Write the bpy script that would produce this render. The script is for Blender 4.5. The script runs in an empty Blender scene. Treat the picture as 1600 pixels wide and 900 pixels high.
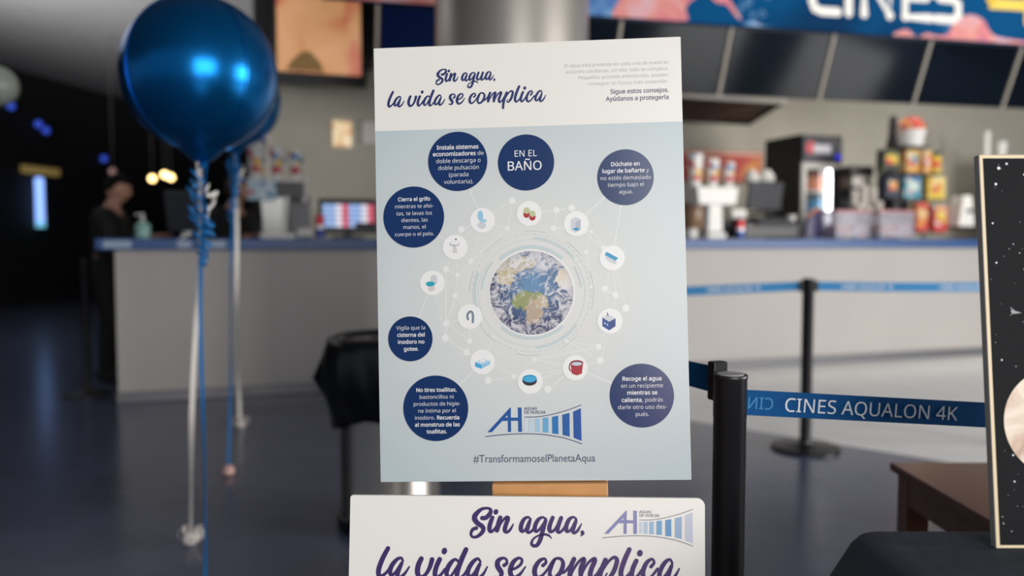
import bpy, bmesh, math, random
import numpy as np
from mathutils import Matrix, Vector, noise as mnoise

scene = bpy.context.scene
COL = scene.collection
PI = math.pi
random.seed(7)

# ------------------------------------------------------------------ camera, world, lights, exposure
FPX, H = 1300.0, 1.145                      # focal length in pixels of the 1600 x 900 frame, eye height
TH = math.atan(72 / FPX)                    # the camera looks slightly down
cam_data = bpy.data.cameras.new('camera')
cam_data.sensor_width = 36.0
cam_data.lens = 36.0 * FPX / 1600.0
cam_data.clip_start = 0.02
cam_data.dof.use_dof = True
cam_data.dof.focus_distance = 1.32
cam_data.dof.aperture_fstop = 1.9
cam = bpy.data.objects.new('camera', cam_data)
COL.objects.link(cam)
cam.location = (0, 0, H)
cam.rotation_euler = (PI / 2 - TH, 0, 0)
scene.camera = cam

scene.view_settings.view_transform = 'Standard'
scene.view_settings.look = 'None'
scene.view_settings.gamma = 1.0
scene.view_settings.use_curve_mapping = False
scene.view_settings.exposure = 0.0
scene.cycles.use_denoising = True

world = bpy.data.worlds.new('world')
scene.world = world
world.use_nodes = True
bg = world.node_tree.nodes['Background']
bg.inputs['Color'].default_value = (0.80, 0.88, 1.0, 1)
bg.inputs['Strength'].default_value = 0.30


def area(name, loc, target, sx, sy, power, color):
    d = bpy.data.lights.new(name, 'AREA')
    d.shape = 'RECTANGLE'
    d.size, d.size_y, d.energy, d.color = sx, sy, power, color
    o = bpy.data.objects.new(name, d)
    COL.objects.link(o)
    o.location = loc
    o.rotation_euler = (Vector(target) - Vector(loc)).to_track_quat('-Z', 'Y').to_euler()
    return o


# daylight through the glass front of the hall, behind and to the right of the camera
area('daylight_behind', (1.9, -3.2, 2.0), (0, 2.5, 1.0), 3.2, 2.3, 205, (1.0, 0.98, 0.95))
for _k in (-1.35, 1.35):
    area('daylight_right', (8.6 + 0.6 * _k, 1.6 + 0.8 * _k, 1.75), (2.0 + 0.6 * _k, 6.5 + 0.8 * _k, 0.6), 1.6, 2.4, 285, (1.0, 0.97, 0.93))
area('ceiling_fill', (-6.6, 4.6, 2.6), (-5.6, 9.2, 4.2), 3.0, 1.2, 300, (1.0, 0.98, 0.96)).data.spread = math.radians(52)  # not daylight: added uplight out of view, only to brighten the ceiling
# a lit pink display behind the viewer, mirrored softly in the glossy prints
area('lit_display_behind', (0.95, -3.0, 0.62), (0.2, 1.3, 0.8), 0.9, 0.9, 9, (1.0, 0.55, 0.72))
area('counter_lamps', (4.6, 8.6, 3.9), (4.6, 9.6, 0.0), 5.0, 0.5, 85, (1.0, 0.92, 0.82))

# ------------------------------------------------------------------ helpers
CT, ST = math.cos(TH), math.sin(TH)


def ray(px, py):
    a, b = (px - 800) / FPX, (450 - py) / FPX
    return Vector((a, CT + b * ST, -ST + b * CT))


def at(px, py, Y):                          # world point at depth Y seen at that pixel
    d = ray(px, py)
    return Vector((0, 0, H)) + d * (Y / d.y)


def lin(c):
    c = c / 255.0
    return c / 12.92 if c <= 0.04045 else ((c + 0.055) / 1.055) ** 2.4


def rgb(c):
    return (lin(c[0]), lin(c[1]), lin(c[2]), 1)


MATS = {}


def M(name, c, rough=0.5, metal=0.0, spec=0.5, var=0.0, scale=8.0, emit=0.0, coat=0.0, bump=0.0, trans=0.0, alpha=1.0):
    if name in MATS:
        return MATS[name]
    m = bpy.data.materials.new(name)
    m.use_nodes = True
    nt = m.node_tree
    b = nt.nodes['Principled BSDF']
    b.inputs['Base Color'].default_value = rgb(c)
    b.inputs['Roughness'].default_value = rough
    b.inputs['Metallic'].default_value = metal
    b.inputs['Specular IOR Level'].default_value = spec
    b.inputs['Coat Weight'].default_value = coat
    b.inputs['Coat Roughness'].default_value = 0.12
    b.inputs['Transmission Weight'].default_value = trans
    b.inputs['Alpha'].default_value = alpha
    if emit:
        b.inputs['Emission Color'].default_value = rgb(c)
        b.inputs['Emission Strength'].default_value = emit
    if var or bump:
        tc = nt.nodes.new('ShaderNodeTexCoord')
        nz = nt.nodes.new('ShaderNodeTexNoise')
        nz.inputs['Scale'].default_value = scale
        nz.inputs['Detail'].default_value = 5
        nt.links.new(tc.outputs['Object'], nz.inputs['Vector'])
        if var:
            mx = nt.nodes.new('ShaderNodeMix')
            mx.data_type = 'RGBA'
            mx.inputs['A'].default_value = rgb([v * (1 - var) for v in c])
            mx.inputs['B'].default_value = rgb([min(255, v * (1 + var)) for v in c])
            nt.links.new(nz.outputs['Fac'], mx.inputs['Factor'])
            nt.links.new(mx.outputs['Result'], b.inputs['Base Color'])
        if bump:
            bp = nt.nodes.new('ShaderNodeBump')
            bp.inputs['Strength'].default_value = bump
            bp.inputs['Distance'].default_value = 0.01
            nt.links.new(nz.outputs['Fac'], bp.inputs['Height'])
            nt.links.new(bp.outputs['Normal'], b.inputs['Normal'])
    MATS[name] = m
    return m


def patches(name, stops, scale=14.0, rough=0.5, emit=0.0, kind='VORONOI', interp='CONSTANT', detail=3.0, distortion=0.6):
    """a printed or mixed surface: a colour ramp over cells or noise"""
    m = bpy.data.materials.new(name)
    m.use_nodes = True
    nt = m.node_tree
    b = nt.nodes['Principled BSDF']
    b.inputs['Roughness'].default_value = rough
    b.inputs['Specular IOR Level'].default_value = 0.5 if rough < 0.7 else 0.15
    tc = nt.nodes.new('ShaderNodeTexCoord')
    rp = nt.nodes.new('ShaderNodeValToRGB')
    rp.color_ramp.interpolation = interp
    while len(rp.color_ramp.elements) < len(stops):
        rp.color_ramp.elements.new(0.5)
    for e, (p, c) in zip(rp.color_ramp.elements, stops):
        e.position = p
        e.color = rgb(c)
    if kind == 'VORONOI':
        t = nt.nodes.new('ShaderNodeTexVoronoi')
        t.inputs['Scale'].default_value = scale
        sp = nt.nodes.new('ShaderNodeSeparateColor')
        nt.links.new(t.outputs['Color'], sp.inputs[0])
        nt.links.new(sp.outputs[0], rp.inputs[0])
    else:
        t = nt.nodes.new('ShaderNodeTexNoise')
        t.inputs['Scale'].default_value = scale
        t.inputs['Detail'].default_value = detail
        t.inputs['Distortion'].default_value = distortion
        nt.links.new(t.outputs['Fac'], rp.inputs[0])
    nt.links.new(tc.outputs['Object'], t.inputs['Vector'])
    nt.links.new(rp.outputs[0], b.inputs['Base Color'])
    if emit:
        nt.links.new(rp.outputs[0], b.inputs['Emission Color'])
        b.inputs['Emission Strength'].default_value = emit
    return m


def catmull(pts, n=6, closed=False):
    P = [np.array(p, float) for p in pts]
    out = []
    N = len(P)
    for i in range(N if closed else N - 1):
        p0, p1, p2, p3 = (P[(i - 1) % N], P[i], P[(i + 1) % N], P[(i + 2) % N]) if closed else \
            (P[max(i - 1, 0)], P[i], P[i + 1], P[min(i + 2, N - 1)])
        for k in range(n):
            t = k / n
            out.append(0.5 * (2 * p1 + (p2 - p0) * t + (2 * p0 - 5 * p1 + 4 * p2 - p3) * t * t + (3 * p1 - p0 - 3 * p2 + p3) * t ** 3))
    if not closed:
        out.append(P[-1])
    return out


class MB:
    """collects shapes and links them as one mesh object"""

    def __init__(s):
        s.v, s.f, s.mi, s.cur, s.T = [], [], [], 0, Matrix.Identity(4)

    def add(s, verts, faces):
        o = len(s.v)
        s.v += [tuple(s.T @ Vector(p)) for p in verts]
        s.f += [tuple(i + o for i in f) for f in faces]
        s.mi += [s.cur] * len(faces)
        return s

    def box(s, c, size, rz=0.0, rx=0.0, ry=0.0, bev=0.0, taper=(1, 1)):
        bm = bmesh.new()
        bmesh.ops.create_cube(bm, size=1)
        for v in bm.verts:
            k = taper if v.co.z > 0 else (1, 1)
            v.co = Vector((v.co.x * size[0] * k[0], v.co.y * size[1] * k[1], v.co.z * size[2]))
        if bev:
            bmesh.ops.bevel(bm, geom=list(bm.edges), offset=bev, segments=2, affect='EDGES', profile=0.5)
        R = Matrix.Rotation(rz, 4, 'Z') @ Matrix.Rotation(ry, 4, 'Y') @ Matrix.Rotation(rx, 4, 'X')
        bm.verts.index_update()
        vs = [Vector(c) + (R @ v.co) for v in bm.verts]
        fs = [[v.index for v in f.verts] for f in bm.faces]
        bm.free()
        return s.add(vs, fs)

    def lathe(s, prof, c=(0, 0, 0), n=24, fn=None, cap=True):
        vs, fs = [], []
        for r, z in prof:
            for k in range(n):
                a = 2 * PI * k / n
                rr, zz = (r, z) if fn is None else fn(r, z, a)
                vs.append((c[0] + rr * math.cos(a), c[1] + rr * math.sin(a), c[2] + zz))
        for i in range(len(prof) - 1):
            for k in range(n):
                k2 = (k + 1) % n
                fs.append((i * n + k, i * n + k2, (i + 1) * n + k2, (i + 1) * n + k))
        if cap:
            fs.append(tuple(range(n - 1, -1, -1)))
            fs.append(tuple(range((len(prof) - 1) * n, len(prof) * n)))
        return s.add(vs, fs)

    def tube(s, path, rad, n=8):
        P = [Vector(p) for p in path]
        rr = rad if isinstance(rad, (list, tuple)) else [rad] * len(P)
        vs, fs = [], []
        for i, p in enumerate(P):
            d = (P[min(i + 1, len(P) - 1)] - P[max(i - 1, 0)]).normalized()
            up = Vector((0, 0, 1)) if abs(d.z) < 0.9 else Vector((0, 1, 0))
            a = d.cross(up).normalized()
            b = a.cross(d)
            for k in range(n):
                t = 2 * PI * k / n
                vs.append(p + (a * math.cos(t) + b * math.sin(t)) * rr[i])
        for i in range(len(P) - 1):
            for k in range(n):
                k2 = (k + 1) % n
                fs.append((i * n + k, (i + 1) * n + k, (i + 1) * n + k2, i * n + k2))
        fs.append(tuple(range(n)))
        fs.append(tuple(range((len(P) - 1) * n + n - 1, (len(P) - 1) * n - 1, -1)))
        return s.add(vs, fs)

    def ball(s, c, r, n=16, m=10, fn=None):
        r = r if isinstance(r, (list, tuple)) else (r, r, r)
        vs, fs = [], []
        for i in range(m + 1):
            ph = PI * i / m
            for k in range(n):
                a = 2 * PI * k / n
                d = Vector((math.sin(ph) * math.cos(a), math.sin(ph) * math.sin(a), math.cos(ph)))
                if fn:
                    d = fn(d)
                vs.append((c[0] + d.x * r[0], c[1] + d.y * r[1], c[2] + d.z * r[2]))
        for i in range(m):
            for k in range(n):
                k2 = (k + 1) % n
                fs.append((i * n + k, (i + 1) * n + k, (i + 1) * n + k2, i * n + k2))
        return s.add(vs, fs)

    def strip(s, path, side, width, thick=0.0006):
        """a flat ribbon with thickness along a 3-D path; side = sideways direction or list of them"""
        P = [Vector(p) for p in path]
        vs, fs = [], []
        for i, p in enumerate(P):
            sd = Vector(side[i] if isinstance(side, list) else side).normalized() * width / 2
            d = (P[min(i + 1, len(P) - 1)] - P[max(i - 1, 0)]).normalized()
            nn = d.cross(sd).normalized() * thick
            vs += [p - sd, p + sd, p + sd + nn, p - sd + nn]
        for i in range(len(P) - 1):
            for k in range(4):
                k2 = (k + 1) % 4
                fs.append((i * 4 + k, i * 4 + k2, (i + 1) * 4 + k2, (i + 1) * 4 + k))
        fs += [(3, 2, 1, 0), tuple((len(P) - 1) * 4 + k for k in range(4))]
        return s.add(vs, fs)

    # ---- flat print on a board: local x = right, z = up, -y = towards the reader
    def poly(s, pts, w):
        return s.add([(p[0], -w, p[1]) for p in pts], [tuple(range(len(pts)))])

    def disc(s, c, r, w, n=48, ry=None, rot=0.0):
        ry = r if ry is None else ry
        pts = []
        for k in range(n):
            a = 2 * PI * k / n
            x, y = r * math.cos(a), ry * math.sin(a)
            pts.append((c[0] + x * math.cos(rot) - y * math.sin(rot), c[1] + x * math.sin(rot) + y * math.cos(rot)))
        return s.poly(pts, w)

    def arc(s, c, r, width, a0, a1, w, n=40):
        vs, fs = [], []
        for k in range(n + 1):
            a = math.radians(a0 + (a1 - a0) * k / n)
            for rr in (r - width / 2, r + width / 2):
                vs.append((c[0] + rr * math.cos(a), -w, c[1] + rr * math.sin(a)))
        for k in range(n):
            fs.append((2 * k, 2 * k + 1, 2 * k + 3, 2 * k + 2))
        return s.add(vs, fs)

    def stroke(s, pts, w, caps=True):
        """flat line of changing width, pts = (x, z, width)"""
        vs, fs = [], []
        P = [np.array(p, float) for p in pts]
        for i, p in enumerate(P):
            d = P[min(i + 1, len(P) - 1)][:2] - P[max(i - 1, 0)][:2]
            L = math.hypot(*d) or 1
            nx, ny = -d[1] / L, d[0] / L
            h = p[2] / 2
            vs += [(p[0] + nx * h, -w, p[1] + ny * h), (p[0] - nx * h, -w, p[1] - ny * h)]
        for i in range(len(P) - 1):
            fs.append((2 * i, 2 * i + 1, 2 * i + 3, 2 * i + 2))
        s.add(vs, fs)
        if caps:
            for p in (P[0], P[-1]):
                s.disc(p[:2], p[2] / 2, w - 2e-5, n=14)
        return s

    def text(s, segs, u, v, size, w, align='c', ang=0.0, caps=False, stretch=1.0, mirror=False):
        tot = sum(text_width(t) for t, _ in segs) * size * stretch
        x = -tot / 2 if align == 'c' else (-tot if align == 'r' else 0.0)
        yb = -(0.288 if caps else 0.215) * size
        ca, sa = math.cos(ang), math.sin(ang)
        for t, wt in segs:
            V, F = text_mesh(t, wt)
            out = []
            for p in V:
                a, b = x + p[0] * size * stretch, yb + p[1] * size
                if mirror:
                    a = -a
                out.append((u + a * ca - b * sa, -w, v + a * sa + b * ca))
            s.add(out, F)
            x += text_width(t) * size * stretch
        return s

    def build(s, name, mats, parent=None, smooth=False, loc=None, angle=40):
        me = bpy.data.meshes.new(name)
        me.from_pydata(s.v, [], s.f)
        mats = mats if isinstance(mats, (list, tuple)) else [mats]
        for m in mats:
            me.materials.append(m)
        me.polygons.foreach_set('material_index', s.mi)
        if smooth:
            me.polygons.foreach_set('use_smooth', [True] * len(me.polygons))
            me.set_sharp_from_angle(angle=math.radians(angle))
        me.update()
        o = bpy.data.objects.new(name, me)
        COL.objects.link(o)
        if parent:
            o.parent = parent
        if loc is not None:
            o.location = loc
        return o


def fix_normals(o):
    bm = bmesh.new()
    bm.from_mesh(o.data)
    bmesh.ops.recalc_face_normals(bm, faces=bm.faces)
    bm.to_mesh(o.data)
    bm.free()
    return o


def tag(o, label, cat, group=None):
    o['label'] = label
    o['category'] = cat
    if group:
        o['group'] = group
    return o


def thing(name, label, cat, loc=(0, 0, 0), rz=0.0, group=None):
    o = bpy.data.objects.new(name, None)
    o.empty_display_size = 0.1
    COL.objects.link(o)
    o.location = loc
    o.rotation_euler = (0, 0, rz)
    return tag(o, label, cat, group)


def struct(o):
    o['kind'] = 'structure'
    return o


def dup(root, loc, rz=None, label=None, scale=None):
    r = root.copy()
    COL.objects.link(r)
    r.location = loc
    if rz is not None:
        r.rotation_euler = (0, 0, rz)
    if scale:
        r.scale = scale
    if label:
        r['label'] = label
    for ch in list(root.children):
        c = ch.copy()
        COL.objects.link(c)
        c.parent = r
        for g in ch.children:
            d = g.copy()
            COL.objects.link(d)
            d.parent = c
    return r


# ------------------------------------------------------------------ lettering outlines (advance | loops), 1000 units to the em
GLYPHS = {
    '(': '241|32,220 35,285 45,348 60,409 83,468 113,522 150,573 217,573 167,493 132,407 111,315 103,221 107,159 116,98 132,38 154,-20 182,-75 216,-127 150,-127 113,-77 83,-24 60,34 45,94 35,156',
    ')': '241|209,220 205,156 196,94 180,34 158,-24 128,-77 91,-127 25,-127 59,-75 87,-20 108,38 124,98 134,159 137,221 134,283 124,346 108,406 87,465 59,521 24,573 91,573 128,522 158,468 180,409 196,348 205,285',
    ',': '215|154,84 136,23 111,-42 85,-103 33,-103 49,-38 63,31 73,93 148,93',
    '-': '258|32,184 32,246 226,246 226,184',
    '.': '215|58,43 61,69 72,85 88,94 107,97 126,94 142,85 153,69 157,43 153,18 142,2 126,-8 107,-11 88,-8 72,2 61,18',
    '4': '459|443,130 359,130 359,0 291,0 291,130 17,130 17,190 286,576 359,576 359,193 443,193/291,374 291,412 293,444 294,474 295,500 292,500 276,468 257,438 86,193 291,193',
    'A': '512|437,0 368,177 141,177 73,0 0,0 224,575 289,575 512,0/282,415 274,438 263,473 255,500 247,468 238,438 230,415 165,241 346,241',
    'B': '521|241,573 336,565 404,541 428,522 445,497 455,467 459,431 456,399 446,371 431,347 409,328 382,313 350,304 350,300 384,292 415,279 441,261 461,236 474,203 478,163 472,115 454,74 425,42 385,19 337,5 279,0 78,0 78,573/256,329 318,335 357,352 377,382 384,423 376,463 351,490 308,506 245,511 150,511 150,329/150,269 150,61 265,61 330,68 371,91 394,125 401,168 398,197 388,221 370,241 344,256 307,266 260,269',
    'C': '507|323,517 280,513 241,502 206,482 178,456 155,423 139,383 129,337 125,286 131,220 147,164 175,117 213,83 262,62 322,55 394,62 460,78 460,15 393,-2 312,-8 232,1 166,28 115,72 78,131 56,203 49,287 53,349 67,406 89,456 120,499 159,534 206,559 261,575 324,581 367,578 409,572 448,561 482,547 453,486 394,508 360,515',
    'D': '585|536,292 528,203 501,131 457,74 399,33 325,8 237,0 78,0 78,573 254,573 335,565 404,540 460,501 502,446 528,377/460,289 454,359 435,415 404,457 361,487 308,505 244,511 150,511 150,62 228,62 282,65 329,76 369,94 402,119 428,151 446,190 457,236',
    'E': '446|398,0 78,0 78,573 398,573 398,509 150,509 150,330 383,330 383,268 150,268 150,63 398,63',
    'G': '584|326,302 524,302 524,22 431,-1 323,-8 241,1 173,28 120,71 81,130 57,202 49,286 58,370 84,442 127,500 186,544 259,571 346,581 392,578 437,572 516,547 489,484 421,508 382,515 342,517 278,510 225,489 181,455 150,409 131,353 124,286 130,222 146,166 175,119 216,84 270,62 340,55 404,59 452,68 452,238 326,238',
    'H': '594|516,0 443,0 443,267 150,267 150,0 78,0 78,573 150,573 150,330 443,330 443,573 516,573',
    'I': '272|239,0 32,0 32,42 99,57 99,515 32,531 32,573 239,573 239,531 172,515 172,57 239,42',
    'K': '496|496,0 411,0 209,273 150,222 150,0 78,0 78,573 150,573 150,290 199,345 249,399 403,573 488,573 261,323',
    'L': '420|78,0 78,573 150,573 150,64 400,64 400,0',
    'N': '609|532,0 447,0 141,476 138,476 141,432 143,378 144,320 144,0 78,0 78,573 161,573 467,99 470,99 468,137 466,193 464,249 464,573 532,573',
    'O': '626|577,287 573,224 561,166 540,116 510,73 473,38 428,13 375,-3 314,-8 251,-3 196,13 151,39 114,73 85,116 65,167 53,224 49,288 56,370 78,442 114,500 166,545 232,572 314,581 393,572 459,545 510,501 547,442 570,370/125,287 130,220 145,163 171,117 207,83 255,62 314,55 373,62 420,83 456,117 481,163 496,220 501,287 498,338 490,384 476,423 456,457 431,484 398,503 360,514 314,518 255,511 207,490 171,457 145,411 130,354',
    'P': '485|229,573 282,570 326,562 363,548 393,528 415,504 431,475 441,442 444,404 441,370 433,336 417,306 395,278 364,255 324,238 275,227 216,223 150,223 150,0 78,0 78,573/223,511 150,511 150,285 208,285 258,288 298,296 330,311 352,334 365,363 370,401 361,449 334,484 289,504',
    'Q': '626|577,287 573,221 559,160 535,108 503,64 461,30 411,6 548,-136 444,-136 334,-7 324,-8 314,-8 251,-3 196,13 151,39 114,73 85,116 65,167 53,224 49,288 56,370 78,442 114,500 166,545 232,572 314,581 393,572 459,545 510,501 547,442 570,370/125,287 130,220 145,163 171,117 207,83 255,62 314,55 373,62 420,83 456,117 481,163 496,220 501,287 498,338 490,384 476,423 456,457 431,484 398,503 360,514 314,518 255,511 207,490 171,457 145,411 130,354',
    'R': '499|236,573 301,568 353,555 393,532 422,500 439,460 444,410 440,368 427,334 408,306 385,285 330,257 487,0 403,0 264,237 150,237 150,0 78,0 78,573/232,510 150,510 150,298 236,298 296,304 338,325 362,359 370,407 366,440 355,467 336,486 310,500 275,507',
    'S': '440|403,153 396,106 378,66 348,35 307,11 257,-3 198,-8 137,-5 83,4 41,19 41,88 113,65 156,57 201,55 240,57 273,66 298,79 316,98 327,120 330,147 327,173 318,194 302,213 277,230 196,265 131,294 106,311 85,330 69,351 57,375 50,403 48,435 54,477 71,513 99,542 136,563 180,576 231,581 276,578 318,572 389,549 366,487 302,508 266,515 229,517 196,515 169,507 148,494 133,478 124,457 121,434 124,407 133,386 149,367 172,351 246,318 293,299 332,279 362,255 385,228 398,194',
    'U': '586|513,202 507,146 489,95 459,52 416,20 360,-1 290,-8 240,-4 196,7 159,25 128,50 104,82 86,118 76,158 72,204 72,573 144,573 144,201 147,168 154,139 165,114 182,93 203,76 228,64 259,57 294,55 342,59 379,73 407,96 427,126 438,161 442,202 442,573 513,573',
    'V': '481|481,573 277,0 204,0 0,573 75,573 204,205 220,160 231,119 241,80 250,119 262,161 277,207 405,573',
    'a': '450|231,437 299,428 347,403 364,383 376,358 383,328 385,293 385,0 334,0 320,61 317,61 279,22 258,9 234,-1 172,-8 136,-5 103,6 75,23 55,48 41,80 37,119 40,150 50,176 65,199 87,219 152,245 243,257 316,259 316,285 310,330 293,359 265,375 227,380 194,378 163,370 106,347 84,400 151,426 190,434/252,208 184,200 141,182 118,155 110,119 115,87 132,66 157,53 188,49 238,56 279,79 295,96 306,117 313,142 315,172 315,210',
    'b': '493|139,461 138,410 135,373 139,373 161,398 189,419 226,432 272,437 310,434 344,423 374,406 401,381 422,350 437,312 446,267 449,215 444,147 427,91 400,48 365,17 322,-2 272,-8 226,-3 189,10 161,31 139,55 133,55 119,0 68,0 68,609 139,609/260,379 219,374 188,361 165,339 150,308 142,268 139,217 139,214 145,144 165,93 181,74 202,61 229,53 261,51 288,53 312,61 332,74 348,93 369,145 376,216 369,287 348,338 331,356 311,368 288,376',
    'c': '385|241,-8 187,-2 139,15 99,45 69,87 50,143 44,213 51,284 71,342 102,385 142,415 191,432 245,438 309,431 358,415 337,356 292,370 244,376 204,371 172,358 148,335 131,303 120,263 117,213 120,166 131,126 148,94 172,71 202,58 240,53 302,60 351,78 351,15 304,-2',
    'd': '493|221,-8 182,-5 148,6 118,23 92,48 71,79 56,117 47,162 44,214 47,266 56,311 71,350 93,381 119,406 149,424 183,434 221,438 253,436 280,429 323,407 354,374 359,374 356,405 354,438 354,609 425,609 425,0 368,0 358,58 354,58 323,24 279,1 252,-6/232,51 263,53 290,60 311,71 328,88 348,135 355,200 355,213 349,284 329,336 313,355 291,369 264,377 231,379 204,376 181,368 162,354 146,334 124,281 117,213 124,144 146,93 162,74 181,61 205,53',
    'e': '452|234,438 286,432 329,414 364,385 390,346 406,299 411,244 411,201 117,201 127,137 154,90 174,74 197,62 224,55 254,52 327,60 392,82 392,20 327,-1 251,-8 194,-2 143,17 101,48 70,91 51,146 44,212 50,277 68,333 96,378 134,411 181,431/233,380 188,372 154,348 130,309 119,257 338,257 335,292 326,322 312,346 292,364 266,376',
    'f': '276|266,375 158,375 158,0 87,0 87,375 12,375 12,408 87,432 87,457 92,507 104,547 124,577 152,597 186,609 227,613 274,609 310,599 292,544 262,552 228,556 197,550 175,532 162,502 158,458 158,430 266,430',
    'g': '493|221,438 261,434 297,422 329,402 355,373 359,373 369,430 425,430 425,-7 420,-63 404,-109 378,-146 341,-172 293,-187 233,-192 147,-186 78,-165 78,-100 111,-114 149,-125 191,-132 237,-134 286,-126 324,-101 347,-63 355,-13 355,4 356,32 358,57 354,57 329,28 299,8 263,-4 221,-8 182,-4 147,7 117,25 91,51 70,83 56,121 47,164 44,214 47,263 56,306 70,344 91,377 117,404 147,423 181,434/230,379 197,374 169,359 147,336 130,303 120,262 117,213 124,143 146,92 163,73 182,60 205,52 232,50 262,52 288,58 309,69 326,85 340,105 349,131 356,197 356,214 353,267 343,309 326,340 302,362 270,374',
    'h': '496|139,431 138,399 135,370 140,370 155,391 174,407 221,429 273,437 321,433 360,421 391,400 413,370 426,330 431,280 431,0 361,0 361,275 355,321 338,353 308,372 265,379 222,374 189,360 166,338 150,308 142,269 139,222 139,0 68,0 68,609 139,609',
    'i': '207|139,430 139,0 68,0 68,430/104,591 119,588 133,580 142,566 145,546 142,526 133,512 119,504 104,501 88,504 75,512 66,526 63,546 66,566 75,580 88,588',
    'j': '207|18,-192 -18,-190 -44,-183 -44,-126 -19,-132 9,-134 32,-130 51,-120 64,-100 68,-67 68,430 139,430 139,-64 136,-101 126,-133 110,-159 87,-177 56,-189/63,546 66,566 75,580 88,588 104,591 119,588 133,580 142,566 145,546 142,526 133,512 119,504 104,501 88,504 75,512 66,526',
    'l': '207|139,0 68,0 68,609 139,609',
    'm': '750|540,438 574,436 603,429 628,417 649,401 665,379 676,352 683,319 685,280 685,0 615,0 615,277 610,321 594,353 567,372 528,379 499,376 474,369 454,358 438,342 418,298 411,237 411,0 342,0 342,277 339,308 332,333 320,353 303,367 281,376 253,379 215,374 185,360 164,338 150,308 141,269 139,223 139,0 68,0 68,430 125,430 136,371 140,371 155,392 173,409 217,431 266,438 312,433 349,420 378,398 398,366 402,366 427,398 461,420 499,433',
    'n': '496|275,438 311,436 343,429 369,417 391,401 409,379 421,352 428,319 431,280 431,0 361,0 361,275 355,321 338,353 308,372 265,379 232,376 204,368 182,356 166,338 146,289 139,223 139,0 68,0 68,430 125,430 136,371 140,371 156,392 175,409 222,431',
    'o': '485|442,216 438,165 428,121 411,82 388,51 359,25 324,7 285,-4 241,-8 200,-4 163,7 129,25 100,51 77,82 59,121 48,165 44,216 50,282 68,336 97,380 137,412 186,431 244,438 299,431 347,412 387,380 417,336 436,282/117,216 120,169 130,128 147,95 172,71 203,56 243,51 282,56 314,71 339,95 356,128 366,169 369,216 365,263 355,303 338,335 314,359 282,374 242,379 212,376 185,368 164,354 147,335 124,284',
    'p': '493|273,438 310,434 344,424 374,407 401,383 422,351 437,313 446,268 449,216 444,148 427,93 401,49 365,17 322,-2 272,-8 241,-6 213,1 170,24 139,55 134,55 137,20 139,-16 139,-192 68,-192 68,430 126,430 136,371 139,371 170,405 189,419 213,429 240,436/260,379 221,374 190,362 167,342 152,313 142,275 139,229 139,216 142,167 150,126 165,93 188,70 220,55 261,51 297,56 326,72 348,98 364,131 373,171 376,217 369,283 348,334 331,354 311,367 288,376',
    'q': '493|354,-9 355,25 358,58 354,58 332,32 303,11 266,-3 219,-8 182,-5 148,6 119,23 93,48 71,79 56,117 47,162 44,214 50,282 67,338 93,381 129,413 172,432 221,438 267,433 304,419 333,397 355,371 358,371 369,430 425,430 425,-192 354,-192/233,51 272,55 304,67 327,87 342,116 352,153 355,199 355,213 348,285 328,337 312,356 290,369 263,377 231,379 204,376 181,368 161,354 145,334 124,281 117,213 124,145 146,93 162,75 182,61 205,53',
    'r': '331|269,438 295,437 319,433 310,368 287,372 264,374 240,371 217,363 195,351 176,334 161,313 149,289 141,261 139,229 139,0 68,0 68,430 126,430 134,351 137,351 170,395 191,413 214,426 240,435',
    's': '384|348,119 343,80 327,49 302,24 268,6 226,-4 176,-8 99,-1 42,19 42,83 104,60 141,52 178,49 224,53 256,66 274,86 280,112 278,128 271,141 239,167 174,196 103,228 76,245 57,266 45,292 41,324 44,350 52,372 66,392 85,408 137,430 202,438 275,430 339,409 315,353 258,372 197,380 159,377 131,366 114,350 108,328 111,312 119,298 154,274 219,246 289,215 314,197 333,176 344,150',
    't': '290|212,50 245,53 272,59 272,5 240,-4 200,-8 167,-5 138,4 112,20 91,44 78,79 74,125 74,375 13,375 13,409 75,437 103,528 144,528 144,430 269,430 269,375 144,375 144,127 149,93 163,69 185,54',
    'u': '496|427,430 427,0 370,0 359,57 356,57 340,36 321,20 273,-1 220,-8 173,-4 134,8 103,29 81,59 68,99 63,148 63,430 135,430 135,153 141,108 158,76 188,57 230,51 273,55 306,69 330,91 345,121 354,160 357,206 357,430',
    'v': '407|163,0 0,430 75,430 167,176 180,137 193,96 201,63 204,63 214,96 227,138 241,176 332,430 407,430 244,0',
    'y': '409|1,430 76,430 169,185 184,144 196,105 205,68 209,68 224,121 245,186 333,430 409,430 224,-59 207,-97 188,-130 165,-156 138,-176 106,-188 67,-192 34,-190 9,-186 9,-130 30,-133 56,-135 79,-132 99,-126 116,-114 130,-99 152,-59 174,-2',
    'z': '377|346,0 31,0 31,47 262,375 45,375 45,430 340,430 340,377 112,55 346,55',
    'Ñ': '609|532,0 447,0 141,476 138,476 141,432 143,378 144,320 144,0 78,0 78,573 161,573 467,99 470,99 468,137 466,193 464,249 464,573 532,573/158,629 167,672 185,704 212,724 246,731 280,725 312,709 341,692 368,686 384,689 397,697 412,732 452,732 443,690 425,658 399,637 365,630 332,636 300,652 271,668 243,675 226,672 214,664 199,629',
    'á': '450|231,437 299,428 347,403 364,383 376,358 383,328 385,293 385,0 334,0 320,61 317,61 279,22 258,9 234,-1 172,-8 136,-5 103,6 75,23 55,48 41,80 37,119 40,150 50,176 65,199 87,219 152,245 243,257 316,259 316,285 310,330 293,359 265,375 227,380 194,378 163,370 106,347 84,400 151,426 190,434/252,208 184,200 141,182 118,155 110,119 115,87 132,66 157,53 188,49 238,56 279,79 295,96 306,117 313,142 315,172 315,210/344,606 323,579 293,546 260,513 229,486 183,486 183,496 209,532 237,575 259,614 344,614',
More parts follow.
